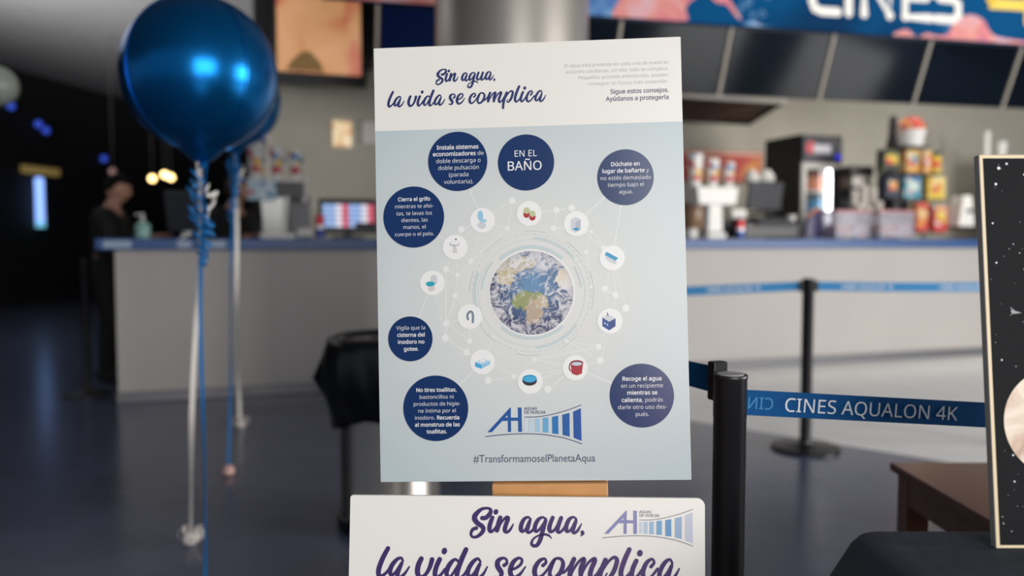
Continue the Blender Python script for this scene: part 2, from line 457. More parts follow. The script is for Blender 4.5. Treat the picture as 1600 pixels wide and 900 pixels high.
    'é': '452|234,438 286,432 329,414 364,385 390,346 406,299 411,244 411,201 117,201 127,137 154,90 174,74 197,62 224,55 254,52 327,60 392,82 392,20 327,-1 251,-8 194,-2 143,17 101,48 70,91 51,146 44,212 50,277 68,333 96,378 134,411 181,431/233,380 188,372 154,348 130,309 119,257 338,257 335,292 326,322 312,346 292,364 266,376/347,606 326,579 296,546 263,513 233,486 186,486 186,496 212,532 240,575 262,614 347,614',
    'í': '207|139,0 68,0 68,430 139,430/222,606 201,579 171,546 138,513 107,486 61,486 61,496 87,532 115,575 137,614 222,614',
    'ñ': '496|275,438 311,436 343,429 369,417 391,401 409,379 421,352 428,319 431,280 431,0 361,0 361,275 355,321 338,353 308,372 265,379 232,376 204,368 182,356 166,338 146,289 139,223 139,0 68,0 68,430 125,430 136,371 140,371 156,392 175,409 222,431/101,486 110,529 128,561 155,581 189,589 223,582 255,566 284,550 311,543 327,546 340,555 355,589 395,589 386,548 368,515 342,494 308,487 275,494 243,510 214,526 186,532 169,530 157,521 142,486',
    'ó': '485|442,216 438,165 428,121 411,82 388,51 359,25 324,7 285,-4 241,-8 200,-4 163,7 129,25 100,51 77,82 59,121 48,165 44,216 50,282 68,336 97,380 137,412 186,431 244,438 299,431 347,412 387,380 417,336 436,282/117,216 120,169 130,128 147,95 172,71 203,56 243,51 282,56 314,71 339,95 356,128 366,169 369,216 365,263 355,303 338,335 314,359 282,374 242,379 212,376 185,368 164,354 147,335 124,284/362,606 341,579 311,546 278,513 247,486 200,486 200,496 227,532 254,575 277,614 362,614',
    'ú': '496|427,430 427,0 370,0 359,57 356,57 340,36 321,20 273,-1 220,-8 173,-4 134,8 103,29 81,59 68,99 63,148 63,430 135,430 135,153 141,108 158,76 188,57 230,51 273,55 306,69 330,91 345,121 354,160 357,206 357,430/366,606 346,579 316,546 283,513 252,486 205,486 205,496 231,532 259,575 281,614 366,614',
    ' ': '209|'
}
_G = {}
for _c, _s in GLYPHS.items():
    _a, _l = _s.split('|')
    _G[_c] = (int(_a) / 1000, [[tuple(int(n) / 1000 for n in p.split(',')) for p in q.split(' ')] for q in _l.split('/') if q])
_TM = {}


def text_width(t):
    return sum(_G[c][0] for c in t)


def fill_loops(loops, offset=0.0):
    cu = bpy.data.curves.new('outline', 'CURVE')
    cu.dimensions = '2D'
    cu.fill_mode = 'BOTH'
    cu.offset = offset
    for lp in loops:
        sp = cu.splines.new('POLY')
        sp.points.add(len(lp) - 1)
        for q, p in zip(sp.points, lp):
            q.co = (p[0], p[1], 0, 1)
        sp.use_cyclic_u = True
    o = bpy.data.objects.new('outline', cu)
    me = bpy.data.meshes.new_from_object(o)
    V = [tuple(v.co[:2]) for v in me.vertices]
    F = [tuple(reversed(p.vertices)) if p.normal.z < 0 else tuple(p.vertices) for p in me.polygons]
    bpy.data.objects.remove(o)
    bpy.data.curves.remove(cu)
    bpy.data.meshes.remove(me)
    return V, F


def text_mesh(t, wt):
    V, F = [], []
    x = 0.0
    for c in t:
        k = (c, wt)
        if k not in _TM:
            if c in 'gq' and wt > 0.008:       # this outline folds when widened: thin its points and widen it by hand
                wide = []
                for lp in _G[c][1]:
                    q = [lp[0]]
                    for p in lp[1:]:
                        if math.dist(p, q[-1]) > 0.028:
                            q.append(p)
                    n0 = len(q)
                    ow = []
                    for i in range(n0):
                        a, b = q[i - 1], q[(i + 1) % n0]
                        dx, dy = b[0] - a[0], b[1] - a[1]
                        ll = math.hypot(dx, dy) or 1
                        ow.append((q[i][0] - dy / ll * wt, q[i][1] + dx / ll * wt))
                    wide.append(ow)
                _TM[k] = fill_loops(wide)
            else:
                _TM[k] = fill_loops(_G[c][1], wt) if _G[c][1] else ([], [])
        v, f = _TM[k]
        o = len(V)
        V += [(p[0] + x, p[1]) for p in v]
        F += [tuple(i + o for i in q) for q in f]
        x += _G[c][0]
    return V, F


BOLD, REG, LIGHT = 0.016, 0.0, -0.008

# ------------------------------------------------------------------ materials of the setting
MI = dict(
    wall=M('painted_wall', (172, 168, 156), 0.7, var=0.04, scale=3),
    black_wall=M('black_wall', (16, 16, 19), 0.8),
    ceil=M('ceiling_paint', (120, 120, 122), 0.8, var=0.05, scale=2),
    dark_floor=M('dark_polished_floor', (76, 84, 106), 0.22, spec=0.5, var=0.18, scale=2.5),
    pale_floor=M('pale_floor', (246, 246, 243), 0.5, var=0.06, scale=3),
    black=M('black_plastic', (18, 18, 21), 0.4),
    matt_black=M('matt_black', (14, 14, 17), 0.75),
    steel=M('brushed_steel', (150, 145, 140), 0.32, metal=0.9, var=0.06, scale=5),
    white=M('white_plastic', (236, 233, 226), 0.4),
    grey=M('grey_plastic', (120, 120, 124), 0.5),
    dark_grey=M('dark_grey_plastic', (52, 54, 60), 0.45),
)

# ------------------------------------------------------------------ the counter's own frame
CL = Vector((-2.7876, 5.838, 0))
CA = math.atan2(2.4866, 7.3617)
E1 = Vector((math.cos(CA), math.sin(CA), 0))
E2 = Vector((-math.sin(CA), math.cos(CA), 0))


def cpt(s, e, z=0.0):
    return CL + E1 * s + E2 * e + Vector((0, 0, z))


def cpx(px, e, z=0.0):
    """point on the line e behind the counter front that is seen at column px; also metres per pixel there"""
    k = (px - 800) / FPX
    b = CL + E2 * e
    s = (k * b.y - b.x) / (E1.x - k * E1.y)
    p = b + E1 * s
    return Vector((p.x, p.y, z)), p.y / FPX


def zat(py, Y):
    return H + (378 - py) / FPX * Y


# ------------------------------------------------------------------ room shell
def slab(name, pts, z0, z1, mat):
    m = MB()
    n = len(pts)
    m.add([(p[0], p[1], z0) for p in pts] + [(p[0], p[1], z1) for p in pts],
          [tuple(range(n)), tuple(range(2 * n - 1, n - 1, -1))] + [(i, i + n, (i + 1) % n + n, (i + 1) % n) for i in range(n)])
    return struct(fix_normals(m.build(name, mat)))


slab('floor', [(-14, -7), (16, -7), (16, 30), (-14, 30)], -0.2, 0.0, MI['dark_floor'])
e0, e1_ = Vector((1.1508, 5.269, 0)), Vector((2.2092, 4.328, 0))
ed = (e1_ - e0).normalized()
far_e = e0 - ed * 1.55
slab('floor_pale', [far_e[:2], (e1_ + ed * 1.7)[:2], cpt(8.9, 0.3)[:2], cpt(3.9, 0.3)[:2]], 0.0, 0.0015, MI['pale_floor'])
slab('ceiling', [(-14, -2), (16, -2), (16, 30), (-14, 30)], 4.2, 4.4, MI['ceil'])


def wall(name, a, b, z0, z1, th, mat):
    a, b = Vector(a), Vector(b)
    d = (b - a).normalized()
    n = Vector((-d.y, d.x, 0)) * th
    return slab(name, [a[:2], b[:2], (b + n)[:2], (a + n)[:2]], z0, z1, mat)


WB = 2.8                                     # the wall behind the counter
S0 = 1.12
wall('wall_back', cpt(S0, WB), cpt(20, WB), 0, 4.2, 0.15, MI['wall'])
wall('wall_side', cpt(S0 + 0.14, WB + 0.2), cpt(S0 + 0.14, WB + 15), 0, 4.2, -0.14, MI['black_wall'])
struct(MB().box((0, 0, 2.1), (0.09, 0.14, 4.2)).build('trim_1', M('pale_trim', (196, 190, 182), 0.6), loc=cpt(S0 + 0.02, WB - 0.02)))
bpy.data.objects['trim_1'].rotation_euler.z = CA
LW0, LWD = Vector((-8.9, 14.5, 0)), Vector((0.178, 1, 0)).normalized()
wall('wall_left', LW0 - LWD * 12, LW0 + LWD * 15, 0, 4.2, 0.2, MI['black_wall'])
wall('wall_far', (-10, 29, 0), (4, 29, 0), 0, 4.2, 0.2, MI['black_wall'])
# dark bulkhead over the end of the counter
blk = MB()
p0, k0 = cpx(403, 2.4)
p1, k1 = cpx(600, 2.4)
w_ = (p1 - p0).length
blk.box((w_ / 2, 0, 3.6), (w_, 0.5, 1.2))
o = struct(blk.build('trim_2', M('bulkhead_black', (44, 42, 45), 0.7), loc=(p0.x, p0.y, 0)))
o.rotation_euler.z = CA

# ------------------------------------------------------------------ round column with a metal skin
cc = at(800, 300, 5.55)
col = MB()
col.lathe([(0.5, 0), (0.5, 4.2)], n=64)
o = struct(col.build('column', M('satin_metal_skin', (190, 184, 176), 0.34, metal=0.7, var=0.03, scale=1.5), smooth=True, loc=(cc.x, cc.y, 0)))

# ------------------------------------------------------------------ service counter
ct = thing('service_counter', 'long grey service counter with a blue edge, behind the boards', 'counter', CL, CA)
CLEN = 11.5
m = MB().box((CLEN / 2, 0.36, 0.545), (CLEN, 0.7, 1.09))
m.build('counter_front', M('counter_grey', (178, 174, 170), 0.55, var=0.03, scale=2), ct)
m = MB().box((CLEN / 2 - 0.05, 0.34, 1.13), (CLEN + 0.12, 0.84, 0.078), bev=0.004)
m.build('countertop', M('blue_counter_edge', (22, 76, 138), 0.4, var=0.05, scale=6), ct)
m = MB().box((CLEN / 2, -0.0, 0.04), (CLEN + 0.02, 0.03, 0.078), bev=0.004)
m.build('baseboard', M('baseboard_grey', (112, 112, 116), 0.35, metal=0.4), ct)
for s_, l_ in ((0.03, 0.18), (0.46, 0.09), (0.66, 0.16)):
    MB().box((s_, -0.082, 1.128), (l_, 0.003, 0.05)).build('edge_sticker', M('pale_sticker', (150, 172, 196), 0.4), ct)

# ------------------------------------------------------------------ printed boards
PO = Vector((0.03578467, 1.31792379, 0.76113558))
PR = Matrix(((0.99801842, 0.05973128, -0.01978398), (-0.05803111, 0.99529794, 0.07755258), (0.02432327, -0.07625081, 0.99679195)))


def plane_map(O, R):
    n = R @ Vector((0, 1, 0))
    ex, up = R @ Vector((1, 0, 0)), R @ Vector((0, 0, 1))

    def f(px, py):
        d = ray(px, py)
        c = Vector((0, 0, H))
        t = (O - c).dot(n) / d.dot(n)
        q = c + d * t - O
        return (q.dot(ex), q.dot(up))
    return f


UP = plane_map(PO, PR)
foam = M('white_foam_board', (238, 236, 229), 0.35, spec=0.4)
paper = M('white_print_paper', (236, 234, 226), 0.3, spec=0.4)
navy = M('navy_print', (12, 48, 98), 0.22, spec=0.4)
navy_ink = M('navy_ink', (40, 50, 104), 0.3, spec=0.4)
white_ink = M('white_ink', (235, 235, 235), 0.35)
grey_ink = M('grey_ink', (176, 174, 176), 0.4)
dark_ink = M('slate_ink', (78, 80, 108), 0.4)

ob = thing('poster_board', 'tall white and pale blue water-saving poster board with an Earth picture, on the easel', 'poster', PO)
ob.rotation_mode = 'QUATERNION'
ob.rotation_quaternion = PR.to_quaternion()
b = MB().box((0, 0.004, 0.355), (0.5, 0.0079, 0.71), bev=0.0012)
b.build('foam_board', foam, ob)
hl, hr = UP(584.5, 205.5), UP(1067, 189.3)
hz = (hl[1] + hr[1]) / 2
MB().poly([(-0.2495, hz), (0.2495, hz), (0.2495, 0.7095), (-0.2495, 0.7095)], 0.0002).build('header_print', paper, ob)

# pale blue sheet: printed radial tint, lightest round the Earth
pm = bpy.data.materials.new('pale_blue_print')
pm.use_nodes = True
nt = pm.node_tree
bs = nt.nodes['Principled BSDF']
bs.inputs['Roughness'].default_value = 0.28
bs.inputs['Specular IOR Level'].default_value = 0.4
tc = nt.nodes.new('ShaderNodeTexCoord')
ln = nt.nodes.new('ShaderNodeVectorMath')
ln.operation = 'LENGTH'
rp = nt.nodes.new('ShaderNodeValToRGB')
mp = nt.nodes.new('ShaderNodeMath')
mp.operation = 'MULTIPLY'
mp.inputs[1].default_value = 1 / 0.40
nt.links.new(tc.outputs['Object'], ln.inputs[0])
nt.links.new(ln.outputs['Value'], mp.inputs[0])
nt.links.new(mp.outputs[0], rp.inputs[0])
rp.color_ramp.elements[0].position = 0.12
rp.color_ramp.elements[0].color = rgb((228, 228, 222))
rp.color_ramp.elements[1].position = 0.9
rp.color_ramp.elements[1].color = rgb((187, 201, 204))
nt.links.new(rp.outputs[0], bs.inputs['Base Color'])
EC = UP(830.5, 457.5)
x0, z0 = EC
MB().poly([(-0.2495 - x0, 0.0005 - z0), (0.2495 - x0, 0.0005 - z0), (0.2495 - x0, hz - z0), (-0.2495 - x0, hz - z0)], 0.0002).build(
    'blue_print_panel', pm, ob, loc=(x0, 0, z0))
MPP = math.dist(UP(583, 457), UP(1072, 457)) / 489.0      # metres per pixel on the board


# network graphic
def Zm(ox, oy, s, U=UP):
    return lambda x, y: U(ox + x / s, oy + y / s)


ZN = Zm(640, 300, 2.813)
icons = [(320, 125), (525, 95), (732, 140), (890, 290), (880, 567), (727, 773), (530, 833), (320, 747), (264, 548), (100, 400), (200, 243)]
dots = [(450, 38, 15), (227, 165, 15), (645, 80, 14), (712, 70, 15), (430, 160, 11), (632, 160, 13), (160, 340, 14), (210, 365, 10), (200, 455, 12),
        (160, 577, 14), (157, 642, 16), (264, 655, 12), (250, 705, 15), (345, 828, 16), (457, 812, 10), (548, 737, 10), (607, 867, 16), (830, 680, 14),
        (838, 740, 16), (950, 510, 16), (905, 453, 14), (858, 425, 14), (775, 265, 10), (852, 247, 12), (800, 175, 7), (268, 305, 11), (797, 415, 8),
        (690, 655, 8), (370, 640, 7)]
nodes = [(x, y) for x, y in icons] + [(d[0], d[1]) for d in dots]
links = [(0, 11), (0, 12), (0, 15), (11, 1), (1, 13), (13, 14), (1, 14), (2, 14), (2, 16), (2, 35), (35, 3), (2, 3), (3, 33), (3, 34), (3, 32), (3, 31), (3, 30),
         (4, 30), (4, 31), (4, 32), (32, 31), (4, 28), (4, 29), (5, 29), (5, 28), (5, 26), (5, 24), (6, 27), (6, 5), (27, 5), (6, 25), (25, 26), (7, 24), (7, 23),
         (23, 22), (7, 25), (24, 25), (8, 19), (8, 22), (20, 19), (21, 20), (21, 23), (9, 17), (17, 10), (17, 18), (18, 10), (18, 19), (9, 21), (17, 20), (17, 21),
         (10, 36), (10, 0), (12, 10), (12, 0), (36, 18), (19, 20), (8, 39), (39, 26), (38, 28), (38, 5), (37, 31), (33, 37), (16, 35), (15, 36), (23, 6), (8, 20),
         (22, 20), (7, 21), (36, 0), (11, 15), (13, 16), (34, 35), (33, 35), (38, 29), (7, 39), (26, 28), (19, 21)]
net = MB()
for li, (a_, b_) in enumerate(links):
    A, B = ZN(*nodes[a_]), ZN(*nodes[b_])
    if A[0] > B[0]:
        A, B = B, A
    net.stroke([(B[0], B[1], 0.0009), (A[0], A[1], 0.0009)], 0.00036 + 5e-6 * (li % 24), caps=False)
bubs = {  # centre, radius in the photograph's pixels
    'a': (715.3, 252.3, 46.8), 'b': (822, 254, 44), 'c': (977.3, 277, 43.5), 'd': (646.6, 339.2, 48.3), 'e': (641.4, 529.4, 35.2), 'f': (681, 637.8, 51.2), 'g': (1002.8, 618, 49.2)}
for q, ic in (('a', 0), ('c', 2), ('c', 3), ('d', 10), ('e', 9), ('f', 7), ('g', 5)):
    A, B = UP(*bubs[q][:2]), ZN(*icons[ic])
    net.stroke([(A[0], A[1], 0.0013), (B[0], B[1], 0.0013)], 0.0004, caps=False)
for x, y, r in dots:
    net.disc(ZN(x, y), r / 2.813 * MPP, 0.0005, n=20)
net.build('network_lines', M('pale_line_ink', (234, 236, 232), 0.3), ob)

# rings round the Earth
rg = MB()
pxr = lambda r: r / 3.748 * MPP
for a0, a1 in ((0, 360),):
    rg.arc(EC, pxr(312), 0.0007, a0, a1, 0.0006, 90)
for r, w_, a0, a1 in ((270, 20, 47, 132), (266, 18, 228, 312), (332, 14, 158, 200), (322, 12, 38, 87), (322, 12, -86, -36), (292, 12, 140, 175), (292, 10, 5, 30)):
    rg.arc(EC, pxr(r), pxr(w_), a0, a1, 0.0007)
rg.cur = 1
for r, a0, a1 in ((362, 76, 96), (362, 115, 140), (362, -16, 20), (356, 200, 232), (366, 255, 277), (362, 35, 55), (362, 158, 178), (366, 298, 315)):
    rg.arc(EC, pxr(r), 0.0007, a0, a1, 0.0007, 16)
for k in range(60):
    rg.arc(EC, pxr(345), 0.0006, k * 6, k * 6 + 3, 0.0007, 3)
rg.cur = 2
rg.arc(EC, pxr(249), pxr(8), 0, 360, 0.0008, 72)
rg.build('ring_graphic', [M('ring_green_ink', (198, 212, 212), 0.3), M('ring_grey_ink', (184, 196, 198), 0.3), M('ring_white_ink', (240, 241, 238), 0.3)], ob)

# the Earth picture, a round printed photograph
em = bpy.data.materials.new('earth_print')
em.use_nodes = True
nt = em.node_tree
bs = nt.nodes['Principled BSDF']
bs.inputs['Roughness'].default_value = 0.3
N, L = nt.nodes.new, nt.links.new


def math_(op, a, b=None, clamp=False):
    n = N('ShaderNodeMath')
    n.operation = op
    n.use_clamp = clamp
    for i, v in enumerate((a, b)):
        if v is None:
            continue
        if isinstance(v, (int, float)):
            n.inputs[i].default_value = v
        else:
            L(v, n.inputs[i])
    return n.outputs[0]


tc = N('ShaderNodeTexCoord')
mpn = N('ShaderNodeMapping')
ER = 65.3 * MPP
mpn.inputs['Scale'].default_value = (1 / ER, 1 / ER, 1 / ER)
L(tc.outputs['Object'], mpn.inputs['Vector'])


def noise_(scale, detail, dist, off=0.0, rough=0.6):
    n = N('ShaderNodeTexNoise')
    n.inputs['Scale'].default_value = scale
    n.inputs['Detail'].default_value = detail
    n.inputs['Distortion'].default_value = dist
    n.inputs['Roughness'].default_value = rough
    a = N('ShaderNodeVectorMath')
    a.operation = 'ADD'
    a.inputs[1].default_value = (off, off * 0.7, 0)
    L(mpn.outputs[0], a.inputs[0])
    L(a.outputs[0], n.inputs['Vector'])
    return n.outputs['Fac']


def mixc(fac, A, B):
    n = N('ShaderNodeMix')
    n.data_type = 'RGBA'
    L(fac, n.inputs['Factor'])
    for k, v in (('A', A), ('B', B)):
        if isinstance(v, tuple):
            n.inputs[k].default_value = rgb(v)
        else:
            L(v, n.inputs[k])
    return n.outputs['Result']


def dist_(cx, cz, sx=1.0, sz=1.0):
    a = N('ShaderNodeVectorMath')
    a.operation = 'SUBTRACT'
    a.inputs[1].default_value = (cx, 0, cz)
    L(mpn.outputs[0], a.inputs[0])
    s_ = N('ShaderNodeVectorMath')
    s_.operation = 'MULTIPLY'
    s_.inputs[1].default_value = (1 / sx, 0, 1 / sz)
    L(a.outputs[0], s_.inputs[0])
    l_ = N('ShaderNodeVectorMath')
    l_.operation = 'LENGTH'
    L(s_.outputs[0], l_.inputs[0])
    return l_.outputs['Value']


edge_n = noise_(5, 6, 0.4, 3.1)
col_ = mixc(math_('MULTIPLY', math_('ADD', dist_(0.05, 0.25), math_('MULTIPLY', noise_(3, 4, 0.5, 8.0), 0.7)), 0.72, True), (120, 168, 206), (48, 56, 100))


def land(cur, cx, cz, sx, sz, c, soft=7.0):
    d = math_('ADD', dist_(cx, cz, sx, sz), math_('MULTIPLY', math_('SUBTRACT', edge_n, 0.5), 1.5))
    f = math_('MULTIPLY', math_('SUBTRACT', 1.0, d), soft, True)
    return mixc(f, cur, c)


col_ = land(col_, -0.10, -0.18, 0.40, 0.26, (150, 158, 104))
col_ = land(col_, 0.06, -0.45, 0.24, 0.34, (186, 166, 142))
col_ = land(col_, 0.24, -0.24, 0.18, 0.16, (196, 178, 146))
col_ = land(col_, -0.60, 0.52, 0.26, 0.34, (196, 182, 138))
col_ = land(col_, -0.30, 0.70, 0.40, 0.18, (188, 176, 150))
col_ = land(col_, 0.84, 0.34, 0.26, 0.30, (226, 214, 190))
cl = noise_(4.2, 9, 1.6, 0.0, 0.68)
clf = math_('MULTIPLY', math_('SUBTRACT', cl, math_('ADD', 0.50, math_('MULTIPLY', math_('SUBTRACT', 0.4, dist_(-0.05, -0.15)), 0.18))), 7.0, True)
col_ = mixc(math_('MULTIPLY', clf, 0.86), col_, (232, 230, 230))
dk = math_('MULTIPLY', math_('SUBTRACT', dist_(0, 0), 0.82), 2.6, True)
col_ = mixc(math_('MULTIPLY', dk, 0.5), col_, (64, 58, 74))
L(col_, bs.inputs['Base Color'])
MB().disc((0, 0), ER, 0.0010, n=96).build('earth_picture', em, ob, loc=(EC[0], 0, EC[1]))

# small icons on white discs
IC = dict(w=(240, 241, 237), g=(205, 210, 214), g2=(184, 188, 196), b=(150, 200, 226), b2=(166, 208, 228), red=(172, 34, 48), red2=(140, 22, 38), kh=(192, 197, 150),
          cy=(18, 150, 196), db=(16, 72, 150), db2=(20, 58, 128), k=(38, 38, 48), pw=(192, 212, 226), tb=(70, 172, 216), tl=(40, 166, 188), fg=(120, 136, 148), lb=(196, 222, 236), bg=(214, 208, 206))
ICM = {k: M('icon_' + k, v, 0.3) for k, v in IC.items()}
E_, Q_ = 'e', 'q'
icon_shapes = [
    ('toilet_icon', [(Q_, 'g', [(300, 140), (318, 132), (336, 140), (336, 154), (318, 164), (300, 154)]), (E_, 'b2', 323, 127, 16, 9), (E_, 'b', 312, 104, 12, 22)]),
    ('pots_icon', [(E_, 'red', 514, 99, 14, 15), (E_, 'kh', 515, 82, 14, 14), (E_, 'red', 540, 111, 14, 15), (E_, 'kh', 540, 96, 14, 14)]),
    ('shower_icon', [(Q_, 'g', [(709, 122), (730, 109), (752, 121), (752, 167), (730, 178), (709, 167)]), (Q_, 'g2', [(730, 132), (752, 121), (752, 167), (730, 178)]), (E_, 'cy', 732, 163, 12, 6)]),
    ('bathtub_icon', [(Q_, 'g', [(858, 275), (905, 302), (912, 312), (900, 318), (865, 298)]), (Q_, 'cy', [(866, 263), (917, 290), (905, 303), (857, 276)])]),
    ('washstand_icon', [(Q_, 'db', [(847, 552), (877, 570), (877, 608), (847, 590)]), (Q_, 'db2', [(877, 570), (905, 555), (905, 590), (877, 608)]), (Q_, 'g', [(847, 552), (875, 538), (905, 555), (877, 570)]),
                        (E_, 'w', 858, 577, 3, 3), (E_, 'w', 869, 583, 3, 3), (Q_, 'fg', [(868, 530), (872, 530), (874, 545), (868, 545)])]),
    ('bucket_icon', [(Q_, 'red', [(707, 750), (763, 750), (757, 798), (735, 806), (713, 798)]), (E_, 'red2', 735, 751, 28, 12), (E_, 'pw', 735, 755, 23, 8), (Q_, 'red2', [(703, 752), (707, 752), (704, 775), (712, 788), (708, 790), (699, 776)])]),
    ('bowl_icon', [(E_, 'k', 528, 829, 32, 22), (E_, 'cy', 528, 820, 31, 17), (E_, 'tb', 528, 822, 27, 13)]),
    ('tissue_box_icon', [(Q_, 'lb', [(288, 748), (325, 732), (354, 742), (316, 758)]), (Q_, 'tb', [(288, 748), (316, 758), (316, 777), (288, 767)]), (Q_, 'b', [(316, 758), (354, 742), (354, 757), (316, 777)]),
                         (Q_, 'w', [(308, 746), (316, 730), (326, 738), (336, 728), (328, 748)])]),
    ('tap_icon', [('l', 'fg', [(257, 560, 9), (254, 543, 10), (262, 528, 10), (273, 527, 10), (279, 542, 10), (278, 572, 10)])]),
    ('toilet_seat_icon', [(Q_, 'bg', [(80, 416), (108, 410), (114, 428), (96, 438), (82, 430)]), (Q_, 'g', [(94, 370), (108, 362), (122, 372), (122, 403), (108, 410), (94, 402)]), (E_, 'tl', 92, 404, 20, 11)]),
    ('basin_icon', [(Q_, 'bg', [(192, 238), (206, 238), (209, 268), (190, 268)]), (E_, 'g2', 198, 229, 22, 10), (E_, 'w', 198, 227, 18, 7), (E_, 'k', 204, 208, 3, 4), (E_, 'k', 195, 232, 2, 2)]),
]
for (cx, cy), (nm, shp) in zip(icons, icon_shapes):
    m = MB()
    used = ['w']
    m.disc(ZN(cx, cy), 54.5 / 2.813 * MPP, 0.0009, n=48)
    for i, sh in enumerate(shp):
        if sh[1] not in used:
            used.append(sh[1])
        m.cur = used.index(sh[1])
        w_ = 0.0011 + 0.00012 * i
        if sh[0] == E_:
            m.disc(ZN(sh[2], sh[3]), sh[4] / 2.813 * MPP, w_, n=24, ry=sh[5] / 2.813 * MPP)
        elif sh[0] == Q_:
            m.poly([ZN(*p) for p in sh[2]][::-1], w_)
        else:
            m.stroke([(*ZN(p[0], p[1]), p[2] / 2.813 * MPP) for p in catmull(sh[2], 5)], w_)
    m.build(nm, [ICM[u] for u in used], ob)

# navy bubbles with advice
B_, R_, T_ = 0.017, 0.001, -0.004
bt = {
    'a': ('Instala sistemas', 66.5, [([('Instala sistemas', B_)], 715.2, 230.8), ([('economizadores', B_), (' de', T_)], 716.2, 241), ([('doble descarga o', T_)], 716.3, 252),
          ([('doble pulsación', T_)], 716.7, 262.8), ([('(parada', T_)], 717, 273.6), ([('voluntaria).', T_)], 717, 284.7)]),
    'c': ('lugar de bañarte', 66, [([('Dúchate en', B_)], 977, 257), ([('lugar de bañarte', B_), (' y', T_)], 977.2, 267.5), ([('no estés demasiado', T_)], 977.4, 278.5), ([('tiempo bajo el', T_)], 977.8, 289.3), ([('agua.', T_)], 978, 300.3)]),
    'd': ('cuerpo o el pelo.', 63, [([('Cierra el grifo', B_)], 647.2, 312), ([('mientras te afei-', T_)], 647.4, 323), ([('tas, te lavas los', T_)], 647.5, 334), ([('dientes, las', T_)], 648, 344.7), ([('manos, el', T_)], 648, 355.4), ([('cuerpo o el pelo.', T_)], 648, 366.4)]),
    'e': ('Vigila que la', 46.5, [([('Vigila que la', T_)], 642.2, 512.8), ([('cisterna del', B_)], 642.5, 523.8), ([('inodoro no', B_)], 642.7, 534.7), ([('gotee', B_), ('.', T_)], 643, 545.7)]),
    'f': ('productos de higie-', 74.5, [([('No tires toallitas', B_), (',', T_)], 682.2, 609.7), ([('bastoncillos ni', T_)], 682.4, 620.6), ([('productos de higie-', T_)], 682.8, 631.4), ([('ne íntima por el', T_)], 683, 642.2), ([('inodoro. ', T_), ('Recuerda', B_)], 683.2, 653),
          ([('al monstruo de las', B_)], 683.6, 663.9), ([('toallitas', B_), ('.', T_)], 683, 674.7)]),
    'g': ('darle otro uso des-', 75.5, [([('Recoge el agua', B_)], 1002.8, 592), ([('en un recipiente', T_)], 1003, 603.1), ([('mientras se', B_)], 1003.3, 613.9), ([('calienta', B_), (', podrás', T_)], 1003.4, 625.3), ([('darle otro uso des-', T_)], 1003.6, 636.4), ([('pués.', T_)], 1003.6, 647.5)]),
}
names = {'a': 'navy bubble on economising flush systems', 'b': 'navy bubble reading EN EL BAÑO', 'c': 'navy bubble on showering', 'd': 'navy bubble on closing the tap', 'e': 'smallest navy bubble, on the cistern',
         'f': 'navy bubble on wipes', 'g': 'navy bubble on collecting water'}
for q, (cx, cy, r) in bubs.items():
    bb = MB().disc(UP(cx, cy), r * MPP, 0.0014, n=80).build('info_bubble', navy, ob)
    bb['label'] = names[q]
    tx = MB()
    if q == 'b':
        tx.text([('EN EL', R_)], *UP(821, 239.8), 36.5 * MPP / text_width('EN EL'), 0.0017, caps=True)
        tx.text([('BAÑO', 0.004)], *UP(819.5, 259), 56 * MPP / text_width('BAÑO'), 0.0017, caps=True)
    else:
        ref, wpx, lines = bt[q]
        sz = wpx * MPP / text_width(ref)
        for segs, x, y in lines:
            tx.text(segs, *UP(x, y), sz, 0.0017)
    tx.build('bubble_text', white_ink, bb)

# header writing
hd = MB()
sz = 162 * MPP / text_width('El agua está presente en cada una de nuestras')
for t, y in (('El agua está presente en cada una de nuestras', 98.0), ('acciones cotidianas, sin ella, todo se complica.', 107.8), ('Pequeñas acciones individuales, pueden', 117.7), ('conseguir un futuro más sostenible.', 127.8)):
    hd.text([(t, -0.004)], UP(1044.6, y)[0], UP(1044.6, y - 0.5)[1], sz, 0.0005, align='r')
hd.build('header_paragraph', grey_ink, ob)
hd = MB()
sz = 99 * MPP / text_width('Ayúdanos a protegerla')
for t, y in (('Sigue estos consejos.', 141.0), ('Ayúdanos a protegerla', 152.2)):
    hd.text([(t, 0.016)], UP(1045.3, y)[0], UP(1045.3, y)[1], sz, 0.0005, align='r', stretch=0.985)
hd.build('header_advice', dark_ink, ob)

